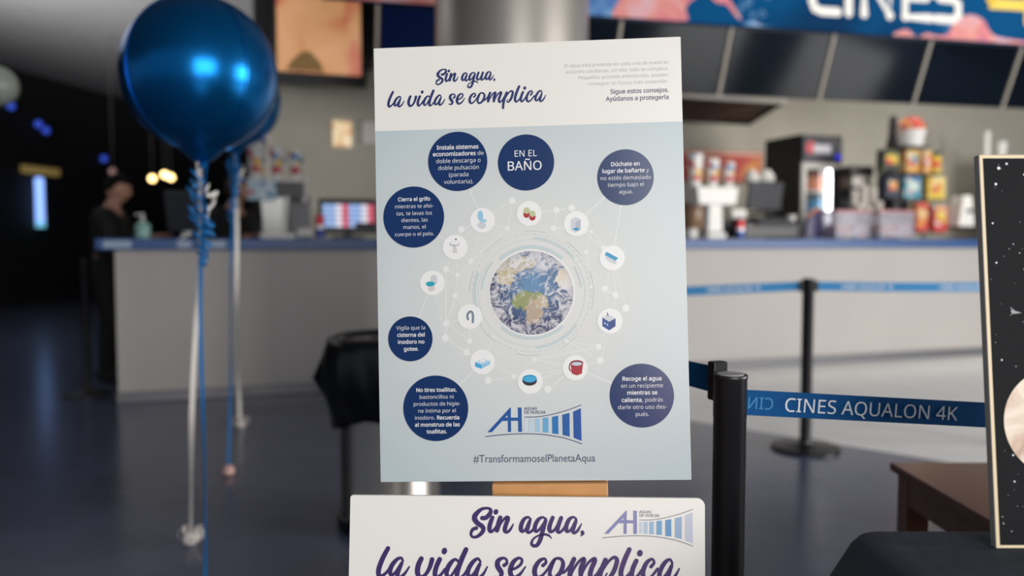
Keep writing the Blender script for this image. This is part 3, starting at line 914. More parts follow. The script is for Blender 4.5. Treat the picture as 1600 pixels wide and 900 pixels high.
# brush-script headline as strokes; first line traced at 6.667x, second line at 11.43x
S1 = [
    [(224, 196, 46), (262, 192, 46), (304, 150, 46), (310, 108, 36), (272, 93, 28), (212, 106, 36), (155, 160, 52), (144, 205, 56), (176, 250, 52), (220, 280, 50), (236, 312, 46), (215, 355, 42), (165, 391, 32), (122, 391, 28), (106, 360, 30), (124, 316, 36), (162, 300, 40)],
    [(330, 190, 42), (308, 250, 46), (298, 310, 46), (313, 338, 36), (345, 318, 28), (385, 262, 24)],
    [(412, 190, 44), (392, 250, 46), (376, 325, 46)],
    [(388, 330, 22), (412, 262, 22), (450, 208, 28), (482, 188, 38), (492, 204, 44), (472, 260, 46), (458, 318, 46), (476, 344, 32), (514, 318, 28), (548, 258, 14)],
    [(728, 208, 24), (700, 186, 26), (660, 208, 38), (632, 262, 46), (626, 312, 46), (640, 336, 34), (668, 320, 26), (704, 262, 26), (724, 226, 28)],
    [(720, 226, 36), (700, 282, 46), (690, 325, 44), (708, 348, 30), (748, 322, 28), (786, 265, 28)],
    [(888, 206, 24), (850, 188, 26), (806, 214, 40), (776, 272, 46), (772, 318, 44), (790, 336, 32), (820, 312, 26), (860, 256, 26), (884, 222, 28)],
    [(884, 222, 38), (864, 282, 48), (848, 350, 46), (826, 425, 46), (795, 478, 40), (756, 484, 36), (737, 458, 30), (758, 412, 22), (810, 378, 20), (870, 366, 26), (918, 378, 24), (948, 412, 8)],
    [(958, 192, 42), (934, 250, 44), (922, 308, 46), (938, 340, 34), (982, 312, 28), (1024, 238, 30)],
    [(1046, 194, 42), (1022, 258, 46), (1006, 318, 46), (1022, 346, 32), (1060, 322, 28), (1100, 262, 28)],
    [(1202, 206, 24), (1172, 186, 26), (1130, 210, 40), (1102, 268, 46), (1098, 318, 44), (1112, 338, 32), (1142, 320, 26), (1180, 262, 26), (1200, 226, 28)],
    [(1200, 226, 36), (1178, 284, 46), (1166, 328, 44), (1184, 352, 30), (1222, 320, 28), (1258, 254, 12)],
    [(1266, 344, 40), (1272, 358, 32), (1252, 382, 12)],
]
S1_dots = [(366, 132, 25, 30)]
S2 = [
    [(160, 502, 42), (117, 590, 46), (84, 685, 48), (82, 745, 46), (102, 764, 36), (148, 730, 28), (185, 680, 26)],
    [(302, 612, 22), (284, 584, 26), (242, 604, 36), (200, 660, 44), (186, 715, 44), (202, 748, 32), (236, 718, 26), (276, 655, 26), (294, 630, 26)],
    [(292, 632, 34), (268, 690, 44), (256, 740, 44), (276, 764, 30), (322, 728, 28), (364, 660, 14)],
    [(472, 582, 46), (446, 645, 50), (442, 715, 50), (470, 752, 40), (514, 728, 34), (552, 660, 40), (572, 585, 46)],
    [(642, 580, 46), (614, 650, 46), (603, 715, 46), (620, 748, 34), (660, 718, 28), (694, 668, 26)],
    [(812, 588, 26), (782, 574, 28), (738, 620, 44), (710, 688, 46), (722, 732, 36), (752, 728, 26), (796, 660, 26), (832, 598, 30)],
    [(884, 478, 46), (846, 570, 48), (818, 660, 46), (808, 722, 44), (826, 746, 30), (870, 714, 26), (912, 648, 26)],
    [(1022, 584, 24), (996, 556, 26), (952, 590, 40), (916, 650, 44), (908, 700, 42), (926, 726, 32), (960, 700, 26), (1002, 632, 26), (1018, 606, 26)],
    [(1016, 608, 34), (992, 665, 44), (984, 712, 44), (1004, 734, 30), (1050, 698, 28), (1088, 626, 14)],
    [(1244, 606, 36), (1268, 585, 30), (1262, 550, 24), (1228, 540, 28), (1186, 568, 44), (1184, 618, 50), (1218, 668, 48), (1218, 706, 36), (1190, 722, 28), (1162, 714, 16)],
    [(1306, 640, 26), (1346, 630, 26), (1394, 594, 28), (1410, 550, 26), (1378, 532, 28), (1330, 570, 42), (1304, 640, 48), (1312, 692, 44), (1345, 712, 34), (1396, 678, 28), (1444, 608, 14)],
    [(1606, 590, 34), (1634, 560, 28), (1620, 526, 24), (1572, 550, 38), (1534, 615, 46), (1534, 675, 46), (1562, 702, 34), (1610, 675, 26), (1664, 606, 24)],
    [(1660, 612, 28), (1706, 535, 26), (1750, 516, 28), (1786, 535, 34), (1794, 582, 42), (1768, 652, 42), (1716, 700, 34), (1686, 692, 36), (1672, 655, 36), (1690, 600, 26), (1722, 520, 20)],
    [(1774, 650, 30), (1812, 638, 26), (1858, 580, 24)],
    [(1896, 516, 44), (1868, 590, 46), (1858, 672, 40)],
    [(1872, 672, 22), (1890, 620, 24), (1936, 545, 26), (1980, 508, 32), (1990, 526, 44), (1964, 600, 46), (1962, 672, 38)],
    [(1972, 672, 22), (1986, 620, 24), (2030, 545, 26), (2080, 504, 32), (2092, 522, 44), (2062, 600, 46), (2052, 655, 46), (2070, 684, 32), (2112, 650, 28), (2146, 590, 26)],
    [(2192, 510, 44), (2158, 600, 46), (2134, 700, 46), (2126, 788, 42)],
    [(2166, 606, 26), (2222, 522, 26), (2272, 482, 32), (2300, 508, 42), (2282, 588, 44), (2250, 650, 40), (2216, 682, 28), (2194, 668, 18), (2210, 632, 14)],
    [(2414, 402, 44), (2376, 490, 48), (2344, 590, 48), (2342, 645, 46), (2362, 676, 34), (2402, 648, 28), (2438, 600, 26)],
    [(2482, 504, 44), (2454, 570, 46), (2442, 636, 46), (2462, 672, 34), (2500, 640, 28), (2534, 588, 26)],
    [(2622, 552, 34), (2650, 512, 28), (2628, 480, 26), (2580, 518, 40), (2550, 588, 46), (2552, 645, 44), (2580, 672, 34), (2630, 640, 26), (2684, 568, 26)],
    [(2822, 510, 24), (2798, 476, 26), (2752, 508, 40), (2712, 580, 44), (2704, 632, 42), (2726, 656, 32), (2760, 625, 26), (2806, 552, 26), (2820, 530, 26)],
    [(2816, 534, 34), (2794, 598, 44), (2784, 645, 44), (2806, 668, 30), (2850, 630, 28), (2890, 556, 14)],
]
S2_dots = [(683, 502, 26, 32), (2514, 432, 27, 32)]


def script(m, strokes, dts, zf, k, w):
    """k = board metres per traced unit"""
    for i, st in enumerate(strokes):
        pts = [(*zf(p[0], p[1]), p[2] * k) for p in catmull(st, 7)]
        m.stroke(pts, w + 2.5e-5 * (i % 4))
    for x, y, rx, ry in dts:
        m.disc(zf(x, y), rx * k, w, n=24, ry=ry * k, rot=-0.35)


ZH2 = Zm(600, 100, 11.43)
hm = MB()
script(hm, S2, S2_dots, ZH2, MPP / 11.43, 0.0005)


def sim(src_a, src_b, dst_a, dst_b):
    """similarity taking two points of one board plane to two of another"""
    sa, sb, da, db = (complex(*p) for p in (src_a, src_b, dst_a, dst_b))
    kk = (db - da) / (sb - sa)
    return (lambda p: ((complex(*p) - sa) * kk + da).real), (lambda p: ((complex(*p) - sa) * kk + da).imag), abs(kk)


# ---- lower board: stands on the floor and leans back against the easel
LT = at(824.5, 776.2, 1.285)
lean = math.atan2(0.085, 0.775)
LR = Matrix.Rotation(math.radians(0.55), 3, 'Y') @ Matrix.Rotation(-lean, 3, 'X')
LUP = LR @ Vector((0, 0, 1))
LLEN = (LT.z - 0.003) / LUP.z
LO = LT - LUP * LLEN
UL = plane_map(LO, LR)
LW = 562.5 / FPX * 1.285
kl = math.dist(UL(600, 850), UL(1000, 850)) / 400.0
ZL1 = Zm(720, 780, 6.667, UL)
script_lines = MB()
script(script_lines, S1, S1_dots, ZL1, kl / 6.667, 0.0005)
lb = thing('lower_poster_board', 'white board with violet script headline and bridge emblem, cut off by the lower frame edge', 'poster', LO)
lb.rotation_mode = 'QUATERNION'
lb.rotation_quaternion = LR.to_quaternion()
bm_ = MB()
rc = 0.012
pts = [(-LW / 2, 0), (LW / 2, 0)] + [(LW / 2 - rc + rc * math.cos(a), LLEN - rc + rc * math.sin(a)) for a in [PI / 2 * k / 6 for k in range(7)]] + \
      [(-LW / 2 + 0.004 - 0.004 * math.sin(a), LLEN - 0.004 + 0.004 * math.cos(a)) for a in [PI / 2 * k / 3 for k in range(4)]]
n = len(pts)
bm_.add([(p[0], 0, p[1]) for p in pts] + [(p[0], 0.007, p[1]) for p in pts],
        [tuple(range(n)), tuple(range(2 * n - 1, n - 1, -1))] + [(i, i + n, (i + 1) % n + n, (i + 1) % n) for i in range(n)])
fix_normals(bm_.build('foam_board', foam, lb))
# first line on the upper board, from the lower one's tracing
fx, fy, fk = sim(ZL1(100, 370), ZL1(1266, 344), UP(681.2, 130.4), UP(772.3, 124.0))
script(hm, S1, S1_dots, lambda x, y: (fx(ZL1(x, y)), fy(ZL1(x, y))), fk * kl / 6.667, 0.0005)
hm.build('script_headline', navy_ink, ob)
# second line on the lower board, from the upper one's tracing
gx, gy, gk = sim(ZH2(160, 490), ZH2(2514, 432), UL(606.5, 854.5), UL(999.8, 864.3))
script(script_lines, S2, S2_dots, lambda x, y: (gx(ZH2(x, y)), gy(ZH2(x, y))), gk * MPP / 11.43, 0.0005)
script_lines.build('script_headline', M('violet_ink', (66, 50, 104), 0.22), lb)

# bridge emblem with AH and the company's name
LGC = [(205, 220, 228), (192, 212, 225), (162, 199, 222), (104, 170, 210), (26, 116, 180), (12, 90, 164), (6, 78, 158)]
LGB = [[(598, 262), (632, 262), (632, 405), (600, 405)], [(650, 260), (698, 257), (698, 408), (650, 406)], [(720, 257), (775, 252), (778, 412), (722, 410)], [(808, 247), (876, 240), (878, 420), (810, 416)],
       [(918, 235), (992, 220), (996, 437), (922, 430)], [(1038, 210), (1124, 187), (1127, 467), (1043, 447)], [(1166, 175), (1257, 132), (1266, 517), (1172, 480)]]


def emblem(zf, k, parent, bars, blue, ink):
    m = MB()
    lp = [[zf(*p) for p in [(162, 415), (428, 125), (437, 125), (437, 243), (520, 243), (517, 125), (562, 125), (568, 411), (523, 411), (521, 281), (439, 281), (440, 412), (402, 412), (401, 283), (336, 283), (213, 415)]],
          [zf(*p) for p in [(370, 242), (398, 214), (398, 242)]]]
    V, F = fill_loops(lp)
    m.add([(p[0], -0.0005, p[1]) for p in V], F)
    for i, q in enumerate(LGB):
        m.cur = i + 1
        m.poly([zf(*p) for p in q][::-1], 0.0005)
    m.cur = 8
    for cv, w_ in (([(598, 237), (720, 236), (860, 218), (1000, 185), (1130, 145), (1262, 95)], 9), ([(138, 466), (330, 445), (560, 433), (760, 437), (900, 453), (1050, 480), (1160, 512), (1270, 552)], 10)):
        m.stroke([(*zf(p[0], p[1]), w_ * k) for p in catmull(cv, 6)], 0.0006, caps=False)
    an = math.atan2(zf(842, 180)[1] - zf(593, 180)[1], zf(842, 180)[0] - zf(593, 180)[0])
    for t, x, y, w_ in (('AGUAS', 593, 137, 150), ('DE HUELVA', 593, 180, 250)):
        m.text([(t, 0.018)], *zf(x, y), w_ * k / text_width(t), 0.0006, align='l', caps=True, ang=an)
    return m.build('bridge_emblem', [blue] + bars + [ink], parent)


ZG = Zm(740, 620, 7.5)
emblem(ZG, MPP / 7.5, ob, [M('emblem_bar_%d' % i, c, 0.3) for i, c in enumerate(LGC)], M('emblem_blue', (20, 84, 158), 0.3), M('emblem_ink', (66, 66, 112), 0.35))
ZG2 = Zm(930, 785, 8.889, UL)
ex_, ey_, ek = sim(ZG(162, 415), ZG(1262, 95), ZG2(125, 435), ZG2(1358, 95))
LGC2 = [(196, 212, 222), (176, 200, 216), (150, 186, 212), (112, 168, 206), (96, 152, 196), (150, 178, 208), (196, 202, 218)]  # same emblem paled, glare on the lower board painted into its colours
emblem(lambda x, y: (ex_(ZG(x, y)), ey_(ZG(x, y))), ek * MPP / 7.5, lb, [M('glare_bar_%d' % i, c, 0.3) for i, c in enumerate(LGC2)], M('glare_blue', (130, 134, 180), 0.3), M('glare_ink', (130, 132, 144), 0.35))

# hashtag in the softer built-in lettering
cu = bpy.data.curves.new('hashtag', 'FONT')
cu.body = '#TransformamoselPlanetaAqua'
cu.offset = 0.004
to = bpy.data.objects.new('hashtag', cu)
me = bpy.data.meshes.new_from_object(to)
xs = [v.co.x for v in me.vertices]
kx = 189.5 * MPP / (max(xs) - min(xs))
c_ = UP(834.5, 717.3)
ht = MB()
ht.add([((v.co.x - (max(xs) + min(xs)) / 2) * kx + c_[0], -0.0005, (v.co.y - 0.26) * kx * 1.12 + c_[1]) for v in me.vertices],
       [tuple(p.vertices) for p in me.polygons])
bpy.data.objects.remove(to)
ht.build('hashtag_line', dark_ink, ob)

# ------------------------------------------------------------------ easel
wood = M('easel_wood', (206, 150, 92), 0.5, var=0.10, scale=22)
es = thing('easel', 'light wooden easel, seen as a strip between the two boards', 'easel', (0.058, 1.2605, 0), -0.0581)
def on_plane(z, back):                        # local y of a point on the easel's leaning front face
    return (1.318 + 0.0775 * (z - 0.761) + back) - 1.262
m = MB()
for (za, zb) in ((0.0, 1.36),):
    w2, t2 = 0.0925, 0.022
    ya, yb = on_plane(za, 0.0105), on_plane(zb, 0.0105)
    m.add([(-w2, ya, za), (w2, ya, za), (w2, ya + t2, za), (-w2, ya + t2, za), (-w2, yb, zb), (w2, yb, zb), (w2, yb + t2, zb), (-w2, yb + t2, zb)],
          [(3, 2, 1, 0), (4, 5, 6, 7), (0, 1, 5, 4), (1, 2, 6, 5), (2, 3, 7, 6), (3, 0, 4, 7)])
m.build('mast', wood, es)
MB().box((0, on_plane(0.74, 0.0), 0.7330), (0.185, 0.018, 0.0535), bev=0.002, ry=-0.0243).build('ledge', wood, es)
m = MB()
m.tube([(0, on_plane(1.25, 0.05), 1.25), (0, 0.72, 0.015)], 0.018, 6)
m.build('rear_leg', wood, es)

# ------------------------------------------------------------------ balloons
foil = M('blue_foil', (0, 104, 172), 0.26, metal=0.85, spec=0.6, bump=0.03, scale=9)
foil_edge = M('blue_foil_edge', (20, 104, 172), 0.3, metal=0.8)
white_rib = M('white_ribbon', (226, 222, 214), 0.45)
blue_rib = M('blue_ribbon', (0, 108, 176), 0.35)


def curl(path_top, length, turns, rad, n=150, seed=1):
    rnd = random.Random(seed)
    pts, sides = [], []
    for i in range(n + 1):
        t = i / n
        a = 2 * PI * turns * t
        r = rad * (0.8 + 0.35 * math.sin(7.3 * t + seed) + 0.35 * math.sin(31 * t + 2 * seed))
        a += 0.9 * math.sin(17 * t + seed)
        pts.append((path_top[0] + r * math.cos(a) + 0.016 * math.sin(6 * t + seed) + 0.008 * math.sin(23 * t), path_top[1] + r * math.sin(a), path_top[2] - length * t + 0.016 * math.sin(a + 1.0 + seed)))
        sides.append(Vector((0.15 * math.cos(a), 0.15 * math.sin(a), 1)))
    return pts, sides


def bow(m, c, seed, n=6, size=0.055):
    rnd = random.Random(seed)
    for k in range(n):
        a = 2 * PI * k / n + rnd.uniform(-0.4, 0.4)
        L_ = size * rnd.uniform(0.7, 1.5)
        d = Vector((math.cos(a), math.sin(a), 0))
        pts, sd = [], []
        for i in range(13):
            t = i / 12
            ph = 2 * PI * t
            pts.append(Vector(c) + d * (L_ * (1 - math.cos(ph)) / 2) + Vector((0, 0, 0.03 * math.sin(ph) + 0.03 * t + 0.012)))
            sd.append(Vector((-d.y, d.x, 0.3)))
        m.strip(pts, sd, 0.011)


def balloon(label, px, py, Y, r, tail, ties, seed, yaw):
    c = at(px, py, Y)
    t = thing('foil_balloon', label, 'balloon', (c.x, c.y, 0))
    zc = c.z

    def shape(d):
        a = math.atan2(d.y, d.x)
        s_ = 1.0 - 0.022 * (abs(math.sin(2 * (a - yaw))) ** 0.5) * math.sin(math.acos(max(-1, min(1, d.z)))) ** 1.5 + 0.0
        q = d * (1.012 * s_)
        if d.z < -0.94:
            q.z -= 0.16 * ((-0.94 - d.z) / 0.06) ** 2
        return q
    m = MB().ball((0, 0, zc), r, 96, 48, shape)
    m.build('balloon_skin', foil, t, smooth=True, angle=180)
    m = MB()
    for k in range(4):                        # welded seams
        a = yaw + k * PI / 2
        path = [Vector((0, 0, zc)) + Vector((math.sin(p) * math.cos(a), math.sin(p) * math.sin(a), math.cos(p))) * (r * 1.012) for p in [PI * i / 48 for i in range(2, 47)]]
        tang = Vector((-math.sin(a), math.cos(a), 0))
        m.strip(path, [Vector(q - Vector((0, 0, zc))) for q in path], 0.006, 0.001)
    m.build('seam', foil_edge, t)
    zb = zc - r * 1.12
    m = MB()
    m.lathe([(0.012, zb + 0.03), (0.014, zb), (0.022, zb - 0.03), (0.016, zb - tail), (0.003, zb - tail - 0.01)], n=10)
    m.lathe([(0.019, zb + 0.008), (0.021, zb), (0.019, zb - 0.008)], n=10)
    m.build('neck', foil, t, smooth=True)
    for i, (kind, fx_, fy_, wd, wt) in enumerate(ties):
        f_ = (lambda d: Vector((0, 0, H)) + d * (-H / d.z))(ray(fx_, fy_)) - Vector((c.x, c.y, 0))
        top = Vector((0.006 * (i * 2 - 1), -0.016, zb))
        pts, sd = [], []
        for j in range(41):
            q = j / 40
            p = top.lerp(Vector((f_.x, f_.y, 0.03 if wt else 0.004)), q)
            p.x += 0.016 * math.sin(q * PI * 2 + i * 2) * (1 - q)
            pts.append(p)
            tw = 0.7 * math.sin(q * 9 + i + seed)
            sd.append(Vector((math.cos(tw), math.sin(tw), 0)))
        m = MB().strip(pts, sd, wd)
        m.build('ribbon', white_rib if kind == 'w' else blue_rib, t)
        if wt:
            m = MB()
            m.lathe([(0.018, 0), (0.028, 0.008), (0.03, 0.025), (0.022, 0.042), (0.008, 0.05)], c=(f_.x, f_.y, 0), n=16)
            if wt == 'bow':
                bow(m, (f_.x, f_.y, 0.012), seed + i, 7, 0.05)
            m.build('weight', M('white_weight', (226, 218, 212), 0.5) if wt != 'pink' else M('pink_weight', (214, 172, 164), 0.5), t, smooth=(wt == 'pink'))
    for q in range(3):
        p_, s_ = curl((0.03 * (q - 1) + 0.012, -0.02 - 0.01 * q, zb - 0.03 - 0.035 * q), (0.37, 0.30, 0.10)[q], (11, 9, 4)[q], (0.02, 0.02, 0.010)[q], seed=seed + q)
        MB().strip(p_, s_, 0.012).build('curled_ribbon', blue_rib if q < 2 else white_rib, t)
    return t


balloon('large shiny blue foil balloon nearest the camera, white ribbon to the bow on the floor', 313, 117, 3.10, 0.279, 0.02,
        [('w', 298, 850, 0.020, 'bow'), ('b', 321, 960, 0.012, 'plain')], 3, -0.654)
balloon('blue foil balloon half hidden behind the larger one, with long blue tail', 366, 157, 5.085, 0.276, 0.20,
        [('w', 375, 668, 0.022, 'bow'), ('b', 357, 742, 0.012, 'pink')], 11, -0.5)

# ------------------------------------------------------------------ barrier posts with printed belts
post_mat = M('post_black', (20, 20, 23), 0.38, spec=0.5)
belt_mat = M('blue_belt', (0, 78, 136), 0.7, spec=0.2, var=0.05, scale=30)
belt_lit = M('blue_belt_lit', (30, 128, 186), 0.6, var=0.05, scale=30)  # paler copy of the blue belt, the light on it put into the colour
belt_ink = M('belt_print', (226, 232, 238), 0.55)
belt_faint = M('belt_print_showing_through', (40, 128, 180), 0.6)


def post(label, loc, h, r, base_r=0.185, group='belt barrier posts'):
    t = thing('barrier_post', label, 'barrier post', loc, 0, group)
    MB().lathe([(base_r, 0), (base_r, 0.012), (base_r - 0.006, 0.018), (r + 0.03, 0.026), (r + 0.004, 0.034), (r, 0.05)], n=48).build('base', post_mat, t, smooth=True)
    MB().lathe([(r, 0.03), (r, h - 0.075), (r + 0.0006, h - 0.074), (r + 0.0006, h - 0.008), (r + 0.0016, h - 0.006), (r + 0.0016, h - 0.001), (r + 0.0008, h)], n=40).build('pole', post_mat, t, smooth=True)
    MB().lathe([(r * 0.82, h - 0.002), (r * 0.82, h + 0.0015)], n=32).build('cap_disc', M('cap_grey', (164, 164, 166), 0.4), t)
    return t


def clip(t, ang, r, z, hgt=0.058):
    m = MB()
    m.box((r + 0.010, 0, z), (0.022, 0.030, hgt), bev=0.003)
    for i in range(len(m.v)):
        x, y, zz = m.v[i]
        m.v[i] = (x * math.cos(ang) - y * math.sin(ang), x * math.sin(ang) + y * math.cos(ang), zz)
    m.build('belt_clip', post_mat, t)


def belt(t, a, b, hgt, words, sag=0.0, faint=None, bm=None, bold=0.0):
    """a, b in the post's own coordinates; words = (text, centre fraction, width fraction)"""
    a, b = Vector(a), Vector(b)
    d = b - a
    L_ = d.length
    X = d.normalized()
    Yv = Vector((-X.y, X.x, 0)).normalized()
    if Yv.y < 0:
        Yv = -Yv
    Z = X.cross(Yv).normalized()
    if Z.z < 0:
        Z = -Z
    T = Matrix((X, Yv, Z)).transposed().to_4x4()
    T.translation = a
    sg = lambda x: -sag * 4 * (x / L_) * (1 - x / L_)
    m = MB()
    m.T = T
    m.strip([(L_ * i / 24, 0, sg(L_ * i / 24)) for i in range(25)], Vector((0, 0, 1)), hgt, 0.001)
    bo = m.build('belt', bm or belt_mat, t)
    m = MB()
    m.T = T
    lft = X.x < 0                              # lettering always reads left to right from the hall
    for tx_, cf, wf in words:
        sz_ = wf * L_ / text_width(tx_)
        q = MB()
        q.text([(tx_, bold)], 0, 0, sz_, 0.0025, caps=True)
        for i, (x, y, z) in enumerate(q.v):
            xx = cf * L_ + (-x if lft else x)
            q.v[i] = (xx, y, z + sg(xx))
        m.add(q.v, q.f)
    m.build('belt_lettering', belt_ink, bo)
    if faint:
        tx_, cf, wf = faint
        m = MB()
        m.T = T
        q = MB()
        q.text([(tx_, 0.006)], 0, 0, wf * L_ / text_width(tx_), 0.002, caps=True, mirror=True)
        m.add([(x + cf * L_, y, z + sg(x + cf * L_)) for x, y, z in q.v], q.f)
        m.build('faint_lettering', belt_faint, bo)
    return bo


NPY = 1.45
np_ = at(1141, 600, NPY)
near = post('near black barrier post at the right edge of the poster board, blue belt running right', (np_.x, NPY, 0), 0.913, 0.0285)
hid = post('black barrier post hidden behind the poster board on the easel', (0.09, 2.25, 0), 0.913, 0.0285)
rp_ = at(1660, 650, 1.48)
rpost = post('black barrier post behind the star picture, end of the near belt', (rp_.x + 0.06, 1.48, 0), 0.913, 0.0285, 0.16)
d_ = Vector((rpost.location.x - np_.x, rpost.location.y - NPY))
A_ = at(1162, 628.5, NPY - 0.01) - near.location
B_pt = at(1532, 648, 1.465) - near.location
full = (d_.x - 0.034 - A_.x) / (B_pt.x - A_.x)
Bend = A_ + (B_pt - A_) * full
ln_ = (Bend - A_).length
fr = lambda px: (px - 1162) / (1532 - 1162) / full
belt(near, A_, Bend, 0.0445, [('CINES AQUALON 4K', fr(1359), fr(1495) - fr(1224))], 0.0, ('CIN', fr(1187), fr(1208) - fr(1166)))
clip(near, math.atan2(hid.location.y - NPY, hid.location.x - np_.x), 0.0285, 0.896, 0.070)
dl = (Vector((hid.location.x, hid.location.y)) - Vector((np_.x, NPY))).normalized()
belt(near, (dl.x * 0.05, dl.y * 0.05, 0.896), (hid.location.x - np_.x - dl.x * 0.036, hid.location.y - NPY - dl.y * 0.036, 0.885), 0.048,
     [('CINES AQUALON 4K', 0.42, 0.42)])
FP = (lambda d: Vector((0, 0, H)) + d * (-H / d.z))(ray(1258, 701))
far = post('black barrier post before the counter, its round base in full view', (FP.x, FP.y, 0), 0.945, 0.031)
fl = at(880, 700, FP.y)
flp = post('black barrier post far behind the poster at the left end of the far belt', (fl.x, FP.y, 0), 0.945, 0.031)
fr_ = at(1600, 700, FP.y)
frp = post('black barrier post far behind the star picture, right end of the far belt', (fr_.x + 0.1, FP.y, 0), 0.945, 0.031)
zb_ = zat(447, FP.y)
clip(far, 0, 0.031, zb_)
clip(far, PI, 0.031, zb_)
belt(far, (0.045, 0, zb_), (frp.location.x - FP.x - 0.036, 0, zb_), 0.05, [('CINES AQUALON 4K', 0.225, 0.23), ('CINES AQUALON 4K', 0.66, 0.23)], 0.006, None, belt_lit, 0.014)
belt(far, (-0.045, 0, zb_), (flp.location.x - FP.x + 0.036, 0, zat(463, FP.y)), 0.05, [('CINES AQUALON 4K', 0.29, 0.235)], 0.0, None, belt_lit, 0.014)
DP = (lambda d: Vector((0, 0, H)) + d * (-H / d.z))(ray(137, 617))
post('dim black barrier post in the dark passage left of the counter', (DP.x, DP.y, 0), zat(405, DP.y), 0.028, 0.16)

# ------------------------------------------------------------------ litter bin with a black bag
bx, by = -0.4985, 3.355
t = thing('litter_bin', 'round steel litter bin lined with a black bag, left of the boards', 'bin', (bx, by, 0))
MB().lathe([(0.205, 0.0), (0.207, 0.02), (0.2, 0.03), (0.2, 0.73), (0.2, 0.735)], n=56).build('bin_body', MI['steel'], t, smooth=True)
MB().lathe([(0.214, 0.0), (0.214, 0.05), (0.203, 0.055)], n=56).build('foot_ring', MI['black'], t, smooth=True)
def bagfn(r, z, a):
    hang = max(0.0, (0.765 - z) / 0.3)
    wv = math.sin(a * 9 + 1.3) * 0.5 + math.sin(a * 17 + z * 14) * 0.35 + math.sin(a * 5 - z * 9) * 0.5
    rr = r + 0.012 * wv * min(1, hang * 2.2)
    zz = z
    if r > 0.2 and hang > 0.5:
        zz += 0.045 * math.sin(a * 3 + 0.7) * (hang - 0.5)
    pk = math.exp(-((a - PI * 1.02) / 0.16) ** 2) * math.exp(-((z - 0.60) / 0.06) ** 2)
    return rr + 0.055 * pk, zz
m = MB()
m.lathe([(0.12, 0.60), (0.19, 0.66), (0.2, 0.74), (0.208, 0.762), (0.225, 0.768), (0.246, 0.757), (0.256, 0.72), (0.262, 0.66), (0.262, 0.60), (0.25, 0.54), (0.232, 0.49), (0.222, 0.455), (0.216, 0.43)], n=120, fn=bagfn, cap=False)
o = m.build('bin_bag', M('black_bag_film', (14, 15, 18), 0.32, spec=0.5), t, smooth=True, angle=180)
sm = o.modifiers.new('thickness', 'SOLIDIFY')
sm.thickness = 0.002

# ------------------------------------------------------------------ right side: brown table, black cloth table, star picture
brown = M('dark_stained_wood', (118, 76, 56), 0.2, spec=0.6, var=0.12, scale=14)
ty, tz = 2.21, 0.553
tx0 = at(1390, 728, ty).x
t = thing('wooden_table', 'low dark brown wooden table beyond the black cloth, half behind the star picture', 'table', (tx0, ty, 0))
TWD, TDP = 0.75, 0.50
MB().box((TWD / 2, -TDP / 2, tz - 0.011), (TWD, TDP, 0.022), bev=0.003).build('tabletop', brown, t)
for x in (0.045, TWD - 0.045):
    for y in (-0.045, -TDP + 0.045):
        MB().box((x, y, (tz - 0.022) / 2), (0.06, 0.06, tz - 0.022), bev=0.003).build('leg', brown, t)
za = tz - 0.022 - 0.038
for c_, s_ in (((0.027, -TDP / 2, za), (0.02, TDP - 0.15, 0.076)), ((TWD - 0.027, -TDP / 2, za), (0.02, TDP - 0.15, 0.076)), ((TWD / 2, -0.027, za), (TWD - 0.15, 0.02, 0.076)), ((TWD / 2, -TDP + 0.027, za), (TWD - 0.15, 0.02, 0.076))):
    MB().box(c_, s_, bev=0.002).build('apron', brown, t)

CZ = 0.74
t = thing('cloth_covered_table', 'black cloth draped table at the right, the star picture standing on it', 'table', (0.95, 0.85, 0))
cx0, cx1, cy0, cy1 = 0.482 - 0.95, 0.60, -0.42, 1.145 - 0.85
def rrect(off, rad, wav, n=26):
    pts = []
    r_ = rad + off
    for (cx, cy, a0) in ((cx1 - rad, cy1 - rad, 0), (cx0 + rad, cy1 - rad, 90), (cx0 + rad, cy0 + rad, 180), (cx1 - rad, cy0 + rad, 270)):
        for k in range(n):
            a = math.radians(a0 + 90 * k / (n - 1))
            w_ = wav * (math.sin(6 * a + 0.5) + 0.6 * math.sin(14 * a))
            pts.append((cx + (r_ + w_) * math.cos(a), cy + (r_ + w_) * math.sin(a)))
    # side waves
    return pts
rings = [(-0.03, CZ, 0.0), (0.0, CZ, 0), (0.008, CZ - 0.003, 0), (0.018, CZ - 0.014, 0.0), (0.034, CZ - 0.045, 0.001), (0.055, CZ - 0.09, 0.003), (0.08, CZ - 0.17, 0.006), (0.095, CZ - 0.3, 0.010), (0.105, CZ - 0.5, 0.012), (0.115, 0.01, 0.014)]
m = MB()
vs, fs = [], []
for off, z, wv in rings:
    vs += [(p[0], p[1], z) for p in rrect(off, 0.035, wv)]
nr = len(vs) // len(rings)
for i in range(len(rings) - 1):
    for k in range(nr):
        k2 = (k + 1) % nr
        fs.append((i * nr + k, (i + 1) * nr + k, (i + 1) * nr + k2, i * nr + k2))
fs.append(tuple(range(nr)))
m.add(vs, fs)
fix_normals(m.build('black_cloth', M('black_cloth', (36, 43, 54), 0.85, var=0.12, scale=40, bump=0.15), t, smooth=True, angle=50))
MB().box(((cx0 + cx1) / 2, (cy0 + cy1) / 2, CZ - 0.02), (cx1 - cx0 - 0.03, cy1 - cy0 - 0.03, 0.03)).build('tabletop', MI['dark_grey'], t)
for x in (cx0 + 0.06, cx1 - 0.06):
    for y in (cy0 + 0.06, cy1 - 0.06):
        MB().tube([(x, y, 0), (x, y, CZ - 0.03)], 0.014, 8).build('leg', MI['grey'], t)

